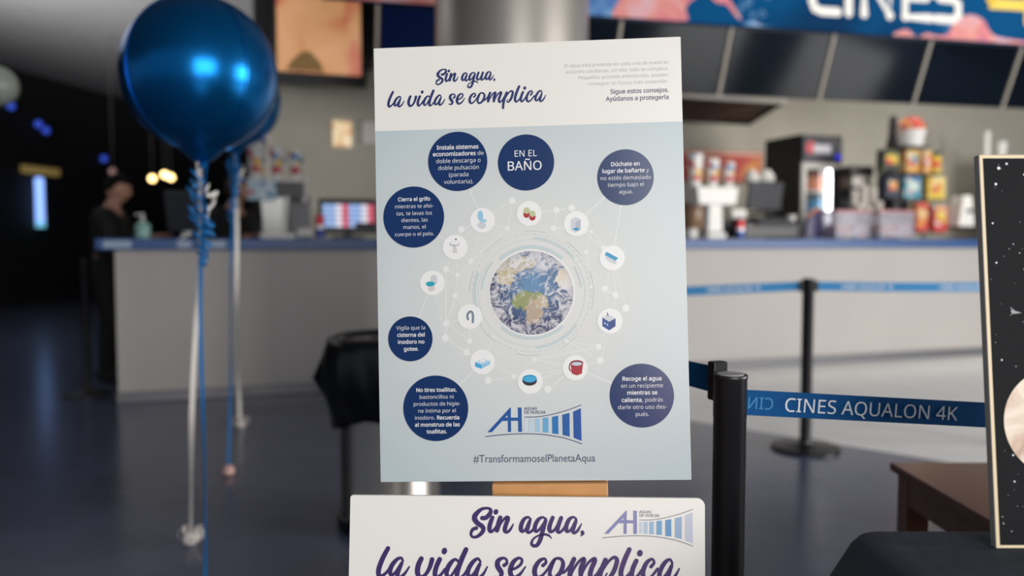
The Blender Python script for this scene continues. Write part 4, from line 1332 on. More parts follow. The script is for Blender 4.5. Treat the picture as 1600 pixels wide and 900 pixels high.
SB = at(1556, 868, 1.078)
lean2 = math.atan2(0.070, 0.524)
t = thing('star_picture', 'board picture of stars and a pale planet, leaning back on the black cloth', 'picture', (SB.x, SB.y, CZ + 0.001))
t.rotation_euler = (-lean2, 0, 0)
SW, SH = 0.40, 0.528
MB().box((SW / 2, 0.0065, SH / 2), (SW, 0.0128, SH), bev=0.001).build('picture_board', M('grey_board_edge', (168, 164, 160), 0.5), t)
MB().poly([(0.0006, 0.0006), (SW - 0.0006, 0.0006), (SW - 0.0006, SH - 0.0006), (0.0006, SH - 0.0006)], 0.0002).build('cream_border', M('cream_border', (226, 208, 170), 0.4), t)
sky_m = M('black_sky_print', (13, 15, 19), 0.6, spec=0.15, var=0.15, scale=12)
bw = 0.0052
MB().poly([(bw, bw * 0.8), (SW - bw, bw * 0.8), (SW - bw, SH - bw), (bw, SH - bw)], 0.0006).build('sky_print', sky_m, t)
m = MB()
rnd = random.Random(5)
for k in range(340):
    x, z = rnd.uniform(bw + 0.002, SW - bw), rnd.uniform(0.01, SH - bw - 0.002)
    r_ = 0.00035 + 0.0011 * rnd.random() ** 5
    m.disc((x, z), r_, 0.0009, n=8)
for x, z, r_ in ((0.026, 0.509, 0.0022), (0.021, 0.487, 0.0018), (0.037, 0.515, 0.0016), (0.055, 0.37, 0.0013), (0.06, 0.50, 0.0012)):
    m.disc((x, z), r_, 0.001, n=10)
m.build('printed_stars', M('star_white', (226, 228, 238), 0.4), t)
U2 = plane_map(Vector(t.location), Matrix.Rotation(-lean2, 3, 'X'))
pc = U2(1652, 660)
pr = (pc[0] - U2(1568, 660)[0])
planet = patches('planet_print', [(0.30, (150, 108, 92)), (0.44, (206, 178, 156)), (0.56, (236, 222, 202)), (0.75, (226, 200, 178))], 13, 0.4, kind='NOISE', interp='LINEAR', detail=8, distortion=1.2)
m = MB()
halo = []
N_ = 72
pts = [(pc[0] + pr * math.cos(2 * PI * k / N_), pc[1] + pr * math.sin(2 * PI * k / N_)) for k in range(N_)]
pts = [(min(p[0], SW - bw), max(p[1], bw)) for p in pts]
m.poly(pts, 0.0011)
m.build('printed_planet', planet, t)
sc_ = U2(1586, 487)
m = MB()                                       # a small plain dart-shaped craft
kk = 0.00082
for q in ([(-8, 3), (10, -2), (-6, -4)], [(-10, 9), (-6, 3), (2, 0), (-4, 1)], [(-11, -8), (-6, -4), (2, -1), (-5, -2)]):
    m.poly([(sc_[0] + p[0] * kk, sc_[1] + p[1] * kk) for p in q][::-1], 0.0012)
m.build('printed_craft', M('craft_grey', (150, 156, 160), 0.4), t)

# ------------------------------------------------------------------ screens, banner, hood
SA = math.radians(13.5)
SD = Vector((math.cos(SA), math.sin(SA), 0))
SN = Vector((-math.sin(SA), math.cos(SA), 0))
SBASE = Vector((1.865, 7.6, 2.466))
screen_m = M('dark_screen_glass', (10, 18, 26), 0.07, spec=0.4)
bez = M('screen_bezel', (186, 178, 164), 0.4)
slabels = {-3: 'dark blue overhead menu screen behind the top left poster corner', -2: 'dark overhead menu screen hidden behind the round column', -1: 'dark overhead menu screen just right of the column, above the poster corner',
           0: 'dark overhead menu screen over the cup stand, first right of the poster', 1: 'dark overhead menu screen above the upright fridge', 2: 'dark overhead menu screen above the snack tower', 3: 'dark overhead menu screen above the star picture'}
blue_screen = M('blue_screen_glass', (12, 30, 72), 0.08, spec=0.5)
for k in range(-3, 4):
    pos = SBASE + SD * (1.02 * k)
    t = thing('menu_screen', slabels[k], 'screen', pos, SA, 'overhead menu screens in a row')
    q = MB()
    q.T = Matrix.Rotation(math.radians(22), 4, 'X')
    q.box((0.512, 0.03, 0.30), (0.988, 0.05, 0.60), bev=0.004)
    q.build('screen_case', MI['black'], t)
    q = MB()
    q.T = Matrix.Rotation(math.radians(22), 4, 'X')
    q.box((0.51, 0.003, 0.30), (0.965, 0.006, 0.575))
    q.build('display', blue_screen if k == -3 else screen_m, t)
    q = MB()
    q.T = Matrix.Rotation(math.radians(22), 4, 'X')
    q.box((0.0, 0.0, 0.30), (0.022, 0.03, 0.61))
    q.build('edge_strip', bez, t)
    q = MB()
    q.tube([(0.51, 0.05, 0.30), (0.51, 0.25, 0.45), (0.51, 0.30, 4.2 - pos.z)], 0.02, 8)
    q.build('hanger', MI['black'], t)

BB = Vector((1.79, 7.3, 3.0)) + SD * -3.35 - SN * 0.085
ban = thing('cinema_banner', 'long space-themed banner with white letters CINES above the menu screens', 'banner', BB, SA)
BL, BHT = 7.6, 1.19
MB().box((BL / 2, 0.03, BHT / 2), (BL, 0.06, BHT)).build('banner_box', patches('banner_blue', [(0.3, (14, 28, 62)), (0.5, (0, 66, 112)), (0.62, (0, 84, 138))], 0.55, 0.85, kind='NOISE', interp='LINEAR', detail=2), ban)
BRM = Matrix.Rotation(SA, 3, 'Z')
UB = plane_map(BB, BRM)
cl_m = patches('cloud_print', [(0.30, (150, 130, 190)), (0.42, (232, 130, 140)), (0.55, (240, 160, 150)), (0.7, (236, 186, 196))], 3.2, 0.5, kind='NOISE', interp='LINEAR', detail=4, distortion=0.8)
cl_b = patches('blue_cloud_print', [(0.35, (70, 120, 190)), (0.55, (120, 180, 220)), (0.7, (190, 180, 220))], 3.0, 0.5, kind='NOISE', interp='LINEAR', detail=4)
def cloud(pts, mat, w, name):
    q = MB()
    P = [UB(*p) for p in pts]
    P = [(p[0], max(0.002, min(BHT - 0.002, p[1]))) for p in P]
    V, F = fill_loops([[tuple(x) for x in catmull(P, 4, True)]])
    q.add([(p[0], -w, max(0.001, p[1])) for p in V], F)
    q.build(name, mat, ban)
cloud([(860, 40), (915, 40), (975, 40), (990, 8), (1000, -40), (960, -70), (860, -60)], cl_b, 0.002, 'printed_cloud')
cloud([(958, 34), (1000, 40), (1060, 42), (1075, 30), (1072, 10), (1100, -10), (1120, 5), (1135, 8), (1150, 26), (1158, 30), (1145, 8), (1120, -30), (1060, -60), (1000, -50), (965, 5)], cl_m, 0.003, 'printed_cloud')
cloud([(1395, 68), (1402, 50), (1418, 46), (1432, 58), (1448, 52), (1466, 56), (1482, 52), (1490, 36), (1512, 23), (1535, 30), (1546, 48), (1560, 58), (1600, 64), (1640, 66), (1640, 85), (1560, 80), (1480, 74), (1420, 70)], cl_m, 0.002, 'printed_cloud')
cloud([(1160, 44), (1175, 32), (1192, 40), (1215, 44), (1225, 52), (1190, 50)], cl_b, 0.002, 'printed_cloud')
cloud([(560, 20), (600, 22), (640, 22), (690, 24), (720, 10), (700, -40), (560, -60)], cl_m, 0.002, 'printed_cloud')
kb = math.dist(UB(1300, 20), UB(1400, 27)) / 100
q = MB()
rnd = random.Random(9)
for i in range(44):
    px, py = rnd.uniform(1150, 1640), rnd.uniform(-40, 74)
    x, z = UB(px, py)
    if z < 0.06 or (1255 < px < 1505 and py < 42) or (px > 1400 and py > 48):
        continue
    q.arc((x, z), 4.2 * kb, 1.6 * kb, 0, 360, 0.0025, 12)
q.build('printed_rings', M('ring_print', (96, 150, 200), 0.5), ban)
q = MB()
def bstroke(pts, w_, closed=False):
    q.stroke([(*UB(p[0], p[1]), w_ * kb) for p in pts], 0.012)
TOP = -48
def sl(px, y):                                # the letters follow the banner's slope
    return (px, y + (px - 1285) * 0.066)
for pts in ([(1308, 18), (1282, 18), (1272, 14), (1268, 4), (1268, -40), (1275, -48), (1312, -48)],
            [(1325, 18), (1325, -48)], [(1349, 18), (1349, -48), (1389, 18), (1389, -48)],
            [(1452, 18), (1413, 18), (1413, -48), (1452, -48)], [(1413, -13), (1446, -13)],
            [(1462, 18), (1488, 18), (1496, 10), (1496, -6), (1488, -13), (1468, -14), (1460, -20), (1460, -40), (1468, -48), (1496, -48)]):
    bstroke([sl(*p) for p in pts], 12)
    for p in pts[1:-1]:
        q.disc(UB(*sl(*p)), 6 * kb, 0.0118, n=16)
q.build('banner_lettering', M('banner_white', (240, 238, 230), 0.5, emit=0.25), ban)
q = MB()
for pts in ([(1544, 6), (1640, 12)], [(1606, -90), (1606, 40)], [(1544, 6), (1606, -90)]):
    q.stroke([(*UB(p[0], p[1]), 15 * kb) for p in pts], 0.012, caps=False)
q.build('banner_figure', M('banner_yellow', (246, 214, 90), 0.5, emit=0.2), ban)

# lit orange picture at the left end
p0, k0 = cpx(438, 2.05)
p1, k1 = cpx(567, 2.05)
zo = zat(119, p0.y)
t = thing('lit_display', 'bright orange lit display picture with a black frame, upper left of the poster', 'display', (p0.x, p0.y, zo), CA)
wd = (p1 - p0).length
MB().box((wd / 2, 0.06, 0.55), (wd + 0.12, 0.1, 1.26), bev=0.004).build('display_case', MI['black'], t)
om = patches('orange_picture', [(0.30, (206, 108, 84)), (0.45, (228, 168, 116)), (0.58, (236, 176, 130)), (0.72, (222, 132, 110))], 2.1, 0.5, emit=0.55, kind='NOISE', interp='LINEAR', detail=3)
MB().box((wd / 2, 0.0, 0.60), (wd, 0.024, 1.14)).build('display', om, t)
MB().add([(0.08, -0.014, 0.04), (0.45, -0.014, 0.04), (0.40, -0.014, 0.15), (0.30, -0.014, 0.24), (0.22, -0.014, 0.22), (0.12, -0.014, 0.12)], [(0, 1, 2, 3, 4, 5)]).build(
    'picture_detail', M('picture_olive', (150, 116, 66), 0.5, emit=0.3), t)

# extractor hood
p0, k0 = cpx(1222, 0.75)
p1, k1 = cpx(1000, 0.75)
L_ = (p0 - p1).length
zh = zat(164, p0.y)
t = thing('extractor_hood', 'steel extractor hood with a bright front rim and dark underside, right of the poster', 'hood', (p1.x, p1.y, zh), CA)
dep, skw = 1.48, 0.6
q = MB()
q.add([(0, 0, 0.0), (L_, 0, 0.0), (L_ + skw, dep, 0.0), (0, dep, 0.0), (0, 0, 0.07), (L_, 0, 0.07), (L_ + skw - 0.3, dep, 0.5), (0.2, dep, 0.5)],
      [(4, 5, 6, 7), (0, 4, 7, 3), (1, 2, 6, 5), (2, 3, 7, 6)])
q.add([(0.03, 0.03, 0.03), (L_ - 0.03, 0.03, 0.03), (L_ + skw - 0.05, dep - 0.03, 0.03), (0.03, dep - 0.03, 0.03)], [(0, 1, 2, 3)])
q.build('hood_shell', M('hood_dark_steel', (24, 23, 25), 0.6), t)
MB().box((L_ / 2, 0, 0.035), (L_ + 0.02, 0.03, 0.085), bev=0.006).build('front_rim', M('hood_rim_steel', (240, 234, 222), 0.35, metal=0.0), t)
for k in range(5):
    MB().box((L_ * (k + 0.5) / 5, dep / 2, 0.02), (L_ / 5 - 0.05, dep - 0.1, 0.012), bev=0.003).build('grease_filter', M('filter_dark', (30, 26, 28), 0.5, metal=0.4), t)
MB().box((L_ / 2, (WB - 0.75 + dep - 0.4) / 2, 0.75), (0.5, WB - 0.75 - dep + 0.4, 0.6)).build('duct', MI['steel'], t)

# ------------------------------------------------------------------ things on the counter
TOPZ = 1.169


def on(name, label, cat, px, e, group=None, z=TOPZ, rz=0.0):
    p, k = cpx(px, e, z)
    return thing(name, label, cat, p, CA + rz, group), k, p


cupm = patches('cup_print', [(0.0, (238, 236, 230)), (0.56, (206, 60, 78)), (0.68, (244, 190, 40)), (0.82, (30, 140, 200)), (0.92, (238, 236, 230))], 21, 0.4)
whitec = M('cup_white', (240, 238, 232), 0.4)


def cup_stand(side, px, e, cups, tall):
    t, k, p = on('cup_stand', {'l': 'clear and white cup display stand on the counter, left of the poster', 'r': 'white T-shaped cup display stand on the counter, right of the poster'}[side], 'stand', px, e)
    Y = p.y
    ztop = zat(tall[0], Y) - TOPZ
    zb = zat(tall[1], Y) - TOPZ
    w = tall[2] * k
    if side == 'r':
        MB().box((0, 0, 0.03), (0.20, 0.16, 0.06), bev=0.02).build('base', whitec, t)
        MB().box((0, 0, (zb + 0.05) / 2 + 0.02), (0.155, 0.10, zb - 0.04), bev=0.01, taper=(0.85, 0.9)).build('pillar', whitec, t)
        q = MB()
        q.box((0, 0, (zb + ztop) / 2), (w * 0.88, 0.16, ztop - zb), bev=0.012, taper=(1.12, 1.05))
        q.build('tray', whitec, t)
    else:
        MB().box((0.0, 0, 0.022), (0.26, 0.16, 0.045), bev=0.01).build('base', whitec, t)
        MB().box((-0.03, 0, zb / 2 + 0.02), (0.15, 0.03, zb - 0.03), bev=0.004, taper=(1.2, 1)).build('pillar', M('clear_acrylic', (196, 200, 196), 0.15, trans=0.5), t)
        MB().box((0.06, -0.04, zb / 2 + 0.03), (0.035, 0.03, zb - 0.04), bev=0.006, ry=0.1).build('white_rod', whitec, t)
        MB().box((-0.11, -0.06, (zb + ztop) / 2 - 0.01), (0.21, 0.012, ztop - zb + 0.03), bev=0.003).build('sign_panel', patches('pale_sign_print', [(0.0, (170, 205, 218)), (0.62, (206, 226, 232)), (0.80, (190, 90, 110)), (0.88, (60, 110, 180))], 22, 0.4), t)
        MB().box((0.09, -0.03, (zb + ztop) / 2), (0.24, 0.03, ztop - zb), bev=0.003).build('tray', MI['dark_grey'], t)
        MB().box((0.205, -0.03, (zb + ztop) / 2 - 0.01), (0.025, 0.03, ztop - zb + 0.05), bev=0.004).build('end_rod', whitec, t)
        MB().box((0.0, 0.0, ztop - 0.008), (w, 0.14, 0.014), bev=0.003).build('tray_top', whitec, t)
    for (cpx_, y0, y1, lab) in cups:
        cp, ck = cpx(cpx_, e, TOPZ + ztop + 0.001)
        h = (zat(y0, cp.y) - H) - (zat(y1, cp.y) - H)
        r1 = h * 0.25
        c = thing('paper_cup', lab, 'cup', cp, 0.6, 'printed cups on the stands')
        MB().lathe([(r1 * 0.72, 0), (r1, h * 0.97), (r1 * 0.93, h * 0.97), (r1 * 0.68, 0.01)], n=24).build('cup_body', cupm, c, smooth=True)
        MB().lathe([(r1 * 0.98, h * 0.96), (r1 * 1.05, h * 0.975), (r1 * 1.05, h), (r1 * 0.95, h)], n=24, cap=False).build('rim', whitec, c)


cup_stand('l', 434, 0.22, [(404, 218, 281, 'tallest printed cup on the left cup stand, under the balloons'), (436, 230, 281, 'middle printed cup on the left cup stand'), (465, 237, 281, 'shortest printed cup on the left cup stand, right end')], (282, 309, 92))
cup_stand('r', 1113, 0.2, [(1084, 243, 293, 'tallest printed cup on the right cup stand, at the poster edge'), (1111, 250, 293, 'middle printed cup on the right cup stand'), (1136, 255, 293, 'shortest printed cup on the right cup stand, right end')], (293, 321, 76))


def blob(name, label, cat, px0, px1, y0, y1, e, mat, depth=None, parts=None, group=None, bev=0.01, z=None):
    """a box-bodied object filling that window of the photograph at that depth"""
    t, k, p = on(name, label, cat, (px0 + px1) / 2, e, group)
    w = (px1 - px0) * k / (math.cos(CA) + 0.05)
    za_, zb2 = max(zat(y1, p.y), TOPZ), zat(y0, p.y)
    if z is not None:
        za_ = z
    t.location.z = za_
    h = zb2 - za_
    return t, w, h, k


# hand sanitiser
t, w, h, k = blob('sanitiser_bottle', 'pale green pump bottle on the left end of the counter', 'bottle', 213, 236, 334, 373, 0.3, None)
MB().lathe([(w * .46, 0), (w * .5, 0.01), (w * .5, h * .52), (w * .36, h * .62), (w * .16, h * .68), (w * .16, h * .7)], n=20).build('bottle_body', M('pale_green_gel', (150, 196, 186), 0.25), t, smooth=True)
q = MB().lathe([(w * .17, h * .69), (w * .19, h * .75), (w * .08, h * .78), (w * .07, h * .95), (w * .13, h * .96), (w * .13, h)], n=14)
q.box((-w * .2, 0, h * .96), (w * .5, w * .14, h * .05))
q.build('pump', whitec, t)


def monitor(label, px0, px1, y0, y1, e, rz, tilt, scr=None, base=True):
    t, w, h, k = blob('till_monitor', label, 'monitor', px0, px1, y0, y1, e, None)
    t.rotation_euler.z = CA + rz
    q = MB()
    q.T = Matrix.Translation((0, 0, h * 0.56)) @ Matrix.Rotation(tilt, 4, 'X')
    q.box((0, 0, 0), (w, 0.035, h * 0.85), bev=0.006)
    q.build('monitor_case', MI['dark_grey'] if scr is None else MI['black'], t)
    if scr:
        q = MB()
        q.T = Matrix.Translation((0, 0, h * 0.56)) @ Matrix.Rotation(tilt, 4, 'X')
        q.box((0, -0.019, 0), (w * 0.88, 0.004, h * 0.62))
        sc_o = q.build('display', M('screen_dark', (24, 26, 34), 0.2), t)
        q = MB()
        q.T = Matrix.Translation((0, 0, h * 0.56)) @ Matrix.Rotation(tilt, 4, 'X')
        for i in range(5):
            for j in range(8):
                if i == 0 and j > 4:
                    continue
                q.cur = scr[j]
                q.box((w * (-0.385 + 0.11 * j), -0.022, h * (-0.23 + 0.115 * i)), (w * 0.098, 0.003, h * 0.095))
        q.build('key_grid', [M('key_blue', (150, 180, 230), 0.4, emit=0.8), M('key_pale', (226, 220, 232), 0.4, emit=0.8), M('key_red', (220, 96, 120), 0.4, emit=0.7)], sc_o)
    q = MB()
    q.T = Matrix.Identity(4)
    q.box((0, 0.05, 0.012), (w * 0.5, 0.16, 0.024), bev=0.006)
    q.box((0, 0.045, h * 0.25), (w * 0.16, 0.03, h * 0.5), bev=0.006)
    q.build('stand', MI['black'], t)
    return t


monitor('dark till monitor seen from behind, beside the staff member at the left end', 262, 314, 298, 372, 0.40, -0.35, 0.22)
monitor('till screen lit with blue, white and red keys, left edge of the poster', 500, 590, 310, 374, 0.45, 0.0, -0.12, [0, 0, 1, 2, 0, 0, 1, 2])
monitor('dark till monitor seen from behind under the paper lids, right of the poster', 1160, 1226, 284, 335, 0.52, 0.1, 0.15)
t, w, h, k = blob('drinks_can', 'small red, white and blue drinks can beside the lit till screen', 'can', 493, 508, 336, 372, 0.25, None)
canm = [M('can_red', (204, 52, 60), 0.3, metal=0.3), M('can_white', (228, 226, 228), 0.3, metal=0.3), M('can_blue', (24, 66, 150), 0.3, metal=0.3)]


def can(t, w, h):
    q = MB()
    for i, (a, b) in enumerate(((0.0, 0.38), (0.38, 0.56), (0.56, 1.0))):
        q.cur = (2, 1, 0)[i]
        q.lathe([(w * .5, h * (a + .02 * (i == 0))), (w * .5, h * (b - 0.03 * (i == 2)))], n=18)
    q.build('can_body', canm, t, smooth=True)
    MB().lathe([(w * .5, h * .965), (w * .42, h), (w * .40, h * .99)], n=18).build('lid', MI['steel'], t)


can(t, w, h)
t, w, h, k = blob('grey_box', 'plain grey box behind the left cup stand', 'box', 452, 484, 306, 373, 0.55, None)
MB().box((0, 0, h / 2), (w, 0.2, h), bev=0.006).build('box_body', MI['grey'], t)
MB().box((0, -0.101, h * 0.86), (w * 0.9, 0.004, 0.012)).build('lid_seam', MI['dark_grey'], t)
t, w, h, k = blob('card_reader', 'white card reader lying between the left cup stand and the lit till', 'card reader', 465, 488, 356, 372, 0.15, None)
MB().box((0, 0, h * 0.6), (w, 0.1, h * 0.7), bev=0.008, rx=0.15).build('reader_body', whitec, t)
MB().box((-w * 0.3, 0, h * 0.15), (w * 0.2, 0.06, h * 0.3), bev=0.003).build('foot', whitec, t)
t, w, h, k = blob('paper_stack', 'crumpled white receipts by the left monitor', 'paper', 282, 306, 352, 371, 0.25, None)
for i in range(3):
    MB().box((0.008 * i - w * .1, 0.01 * i, 0.012 + 0.014 * i), (w * (0.8 - 0.15 * i), 0.07, 0.012), ry=-0.5 + 0.25 * i, rz=0.3 * i).build('receipt', whitec, t)

# right part of the counter
t, w, h, k = blob('drinks_can', 'red, white and blue drinks can standing left of the black till base', 'can', 1149, 1162, 344, 372, 0.15, None)
can(t, w, h)
t, w, h, k = blob('paper_roll', 'white paper roll lying above the drinks can', 'paper roll', 1138, 1163, 327, 342, 0.35, None)
q = MB()
q.T = Matrix.Translation((0, 0, h / 2)) @ Matrix.Rotation(PI / 2, 4, 'Y')
q.lathe([(h * .5, -w / 2), (h * .5, w / 2)], n=20)
q.build('roll_paper', whitec, t, smooth=True)
q = MB()
q.T = Matrix.Translation((0, 0, h / 2)) @ Matrix.Rotation(PI / 2, 4, 'Y')
q.lathe([(h * .18, -w / 2 - .002), (h * .18, w / 2 + .002)], n=12)
q.build('roll_core', M('card_brown', (150, 110, 78), 0.7), t)
t.location.z = zat(342, t.location.y)
rzz = t.location.z
t2, w, h, k = blob('cash_till', 'black till base with sloping keyboard, left of the fridge', 'till', 1146, 1244, 336, 372, 0.36, None)
q = MB()
q.box((0, 0.08, h * 0.32), (w, 0.36, h * 0.64), bev=0.008)
q.build('till_case', MI['black'], t2)
MB().box((0.03, -0.04, h * 0.72), (w * 0.7, 0.2, h * 0.2), bev=0.006, rx=0.25).build('keyboard', MI['dark_grey'], t2)
MB().box((-w * 0.42, 0.05, (rzz - TOPZ) / 2 + 0.07), (0.1, 0.12, (rzz - TOPZ) * 0.35), bev=0.004).build('roll_holder', MI['black'], t2)
t, w, h, k = blob('small_dish', 'small white dish on the right end of the black till base', 'dish', 1227, 1243, 336.5, 346, 0.30, None)
MB().lathe([(w * .3, 0), (w * .5, h), (w * .46, h), (w * .26, h * .2)], n=20).build('dish_bowl', whitec, t, smooth=True)
MB().lathe([(w * .32, -0.004), (w * .3, 0.004)], n=16).build('dish_foot', whitec, t)
t, w, h, k = blob('carton', 'brown carton beside the right edge of the poster', 'box', 1068, 1097, 317, 359, 0.5, None)
MB().box((0, 0, h / 2), (w, 0.16, h), bev=0.004).build('carton_body', M('card_tan', (176, 138, 110), 0.7, var=0.06), t)
MB().box((0, -0.082, h * 0.7), (w * 0.2, 0.003, h * 0.6)).build('tape', M('tape_tan', (196, 168, 130), 0.3), t)
t, w, h, k = blob('coin_tray', 'round white tray at the foot of the poster edge on the counter', 'tray', 1070, 1090, 358, 372, 0.12, None)
MB().lathe([(w * .42, 0), (w * .5, h), (w * .45, h), (w * .4, h * .3)], n=24).build('tray_bowl', whitec, t, smooth=True)
MB().lathe([(w * .3, h * 0.2), (w * .3, h * 0.5)], n=16).build('coin_pad', MI['grey'], t)
t, w, h, k = blob('black_box', 'black box behind the right cup stand foot', 'box', 1096, 1140, 343, 372, 0.5, None)
MB().box((0, 0, h / 2), (w, 0.18, h), bev=0.006).build('box_body', MI['matt_black'], t)
MB().box((0, -0.092, h * 0.8), (w * 0.92, 0.004, 0.01)).build('lid_seam', MI['dark_grey'], t)
for px, r_, lab in ((1172, 11, 'smaller left white lid stack on top of the right till monitor'), (1194, 13, 'larger right white lid stack on top of the right till monitor')):
    p, k = cpx(px, 0.48, 0)
    zz = zat(284.5, p.y)
    t = thing('lid_stack', lab, 'lids', (p.x, p.y, zz), CA, 'white lids on the monitor')
    q = MB()
    for i in range(5):
        f_ = 1 - 0.09 * i * (i > 2)
        q.lathe([(r_ * k * f_, 0.022 * i), (r_ * k * 1.05 * f_, 0.022 * i + 0.008), (r_ * k * 0.9 * f_, 0.022 * i + 0.02)], n=20)
    q.build('lid', whitec, t, smooth=True)

# upright glass-fronted fridge behind the counter
pA, kA = cpx(1248, 0.95)
pB, kB = cpx(1311, 0.95)
fw = (pB - pA).length
fz = zat(211, pA.y)
t = thing('upright_fridge', 'black upright fridge with a glass door and lit shelves of bottles', 'fridge', (pA.x, pA.y, 0), CA)
fd = 0.62
q = MB()
q.box((0.02, fd / 2, fz / 2), (0.04, fd, fz))
q.box((fw - 0.02, fd / 2, fz / 2), (0.04, fd, fz))
q.box((fw / 2, fd - 0.02, fz / 2), (fw - 0.08, 0.04, fz))
q.box((fw / 2, fd / 2, fz - 0.15), (fw - 0.08, fd - 0.04, 0.30))
q.box((fw / 2, fd / 2, 0.08), (fw - 0.08, fd - 0.04, 0.16))
q.build('cabinet', M('fridge_black', (22, 20, 22), 0.35), t)
q = MB().box((fw / 2, fd - 0.045, fz / 2), (fw - 0.085, 0.006, fz - 0.5))
q.build('inner_back', whitec, t)
hd = MB().box((fw / 2, -0.012, fz - 0.16), (fw * 0.96, 0.024, 0.26), bev=0.004).build('header', M('header_dark', (42, 42, 52), 0.4), t)
q = MB()
q.disc((fw * 0.2, fz - 0.14), 0.065, 0.0265, n=20)
q.cur = 1
q.box((fw * 0.48, -0.026, fz - 0.15), (fw * 0.42, 0.003, 0.085))
q.cur = 2
q.disc((fw * 0.88, fz - 0.23), 0.035, 0.0275, n=20)
q.build('header_mark', [M('mark_red', (196, 70, 82), 0.4), M('mark_pale', (196, 196, 204), 0.4), M('mark_blue', (16, 24, 214), 0.4, emit=0.5)], hd)
dr = MB()
for x_, w_ in ((0.03, 0.06), (fw - 0.03, 0.06)):
    dr.box((x_, -0.014, (fz - 0.3 + 0.16) / 2), (w_, 0.028, fz - 0.46))
dr.box((fw / 2, -0.014, 0.19), (fw - 0.12, 0.028, 0.06))
dr.box((fw / 2, -0.014, fz - 0.33), (fw - 0.12, 0.028, 0.06))
dr = dr.build('door', M('door_frame_pale', (196, 192, 186), 0.4), t)
MB().box((fw / 2, -0.008, (fz - 0.3 + 0.16) / 2), (fw - 0.12, 0.004, fz - 0.55)).build('door_glass', M('clear_glass', (240, 244, 246), 0.03, trans=1.0, alpha=0.10), dr)
MB().box((fw - 0.07, -0.035, 1.3), (0.018, 0.02, 0.5), bev=0.004).build('handle', MI['black'], dr)
MB().box((fw * 0.80, 0.03, 1.60), (0.11, 0.02, 0.66), bev=0.004).build('light_strip', M('fridge_light', (250, 252, 255), 0.4, emit=6.0), t)
fzs = [1.17, 1.43, 1.69]
for z in fzs:
    MB().box((fw / 2, fd / 2 - 0.02, z), (fw - 0.09, fd - 0.14, 0.012)).build('shelf', MI['white'], t)
bcol = [('blue', M('bottle_blue', (120, 176, 216), 0.25)), ('blue', M('bottle_teal', (70, 150, 190), 0.25)), ('orange', M('bottle_orange', (226, 150, 110), 0.3))]
proto = {}
for si, z in enumerate(fzs):
    nm_, bmat = bcol[si]
    lab = ('pale blue bottle on the lowest fridge shelf in view', 'teal bottle on the middle fridge shelf', 'orange bottle on the top fridge shelf')[si]
    for j in range(4):
        pos = Vector(t.location) + E1 * (0.10 + 0.095 * j) + E2 * 0.16 + Vector((0, 0, z + 0.0065))
        if si not in proto:
            bt_ = thing('drinks_bottle', lab, 'bottle', pos, CA, 'bottles on the fridge shelves')
            MB().lathe([(0.03, 0), (0.032, 0.01), (0.032, 0.13), (0.012, 0.175), (0.012, 0.19)], n=14).build('bottle_body', bmat, bt_, smooth=True)
            MB().lathe([(0.014, 0.19), (0.014, 0.205)], n=12).build('bottle_cap', whitec, bt_)
            proto[si] = bt_
        else:
            dup(proto[si], pos)

# arch-shaped purple display with an orange top in front of the fridge
t, w, h, k = blob('arched_display', 'dark purple arched display with an orange top, in front of the fridge door', 'display', 1254, 1283, 328, 372, 0.3, None)
q = MB()
pts = [(-w / 2, 0), (w / 2, 0), (w / 2, h)] + [(w / 2 - w * math.sin(a), h * 0.35 + h * 0.65 * math.cos(a)) for a in [PI / 2 * i / 8 for i in range(1, 9)]]
n = len(pts)
q.add([(p[0], -0.03, p[1]) for p in pts] + [(p[0], 0.03, p[1]) for p in pts], [tuple(range(n)), tuple(range(2 * n - 1, n - 1, -1))] + [(i, i + n, (i + 1) % n + n, (i + 1) % n) for i in range(n)])
fix_normals(q.build('display_body', M('dark_purple', (50, 40, 92), 0.4, var=0.2, scale=30), t))
q = MB()
q.tube([(p[0], -0.005, p[1] + 0.008) for p in pts[2:8]], 0.014, 8)
q.build('top_edge', M('orange_edge', (222, 140, 60), 0.4), t)


def clear_tub(label, px0, px1, seed):
    t, w, h, k = blob('clear_tub', label, 'tub', px0, px1, 331, 372, 0.19, None)
    q = MB()
    d = 0.2
    for c_, s_ in (((0, -d / 2, h / 2), (w, 0.005, h)), ((0, d / 2, h / 2), (w, 0.005, h)), ((-w / 2, 0, h / 2), (0.005, d, h)), ((w / 2, 0, h / 2), (0.005, d, h)), ((0, 0, 0.004), (w, d, 0.008))):
        q.box(c_, s_)
    q.build('tub_wall', M('clear_tub_plastic', (214, 212, 224), 0.15, trans=0.6, alpha=0.45), t)
    q = MB()
    for c_, s_ in (((0, -d / 2, h), (w + .01, 0.012, 0.016)), ((0, d / 2, h), (w + .01, 0.012, 0.016)), ((-w / 2, 0, h), (0.012, d, 0.016)), ((w / 2, 0, h), (0.012, d, 0.016))):
        q.box(c_, s_)
    q.build('rim', M('tub_rim_pink', (206, 130, 130), 0.4), t)
    q = MB().box((0, 0, h * 0.28), (w * 0.92, d * 0.88, h * 0.5), bev=0.02)
    o = q.build('sweets', patches('sweets_mix_%d' % seed, [(0.0, (200, 184, 180)), (0.35, (214, 150, 130)), (0.55, (150, 170, 206)), (0.75, (220, 210, 206)), (0.9, (170, 80, 84))], 30, 0.5), t)
    o['kind'] = 'stuff'


clear_tub('clear plastic tub of sweets in front of the fridge light', 1289, 1351, 1)
clear_tub('clear plastic tub of pale sweets left of the snack tower', 1356, 1421, 2)

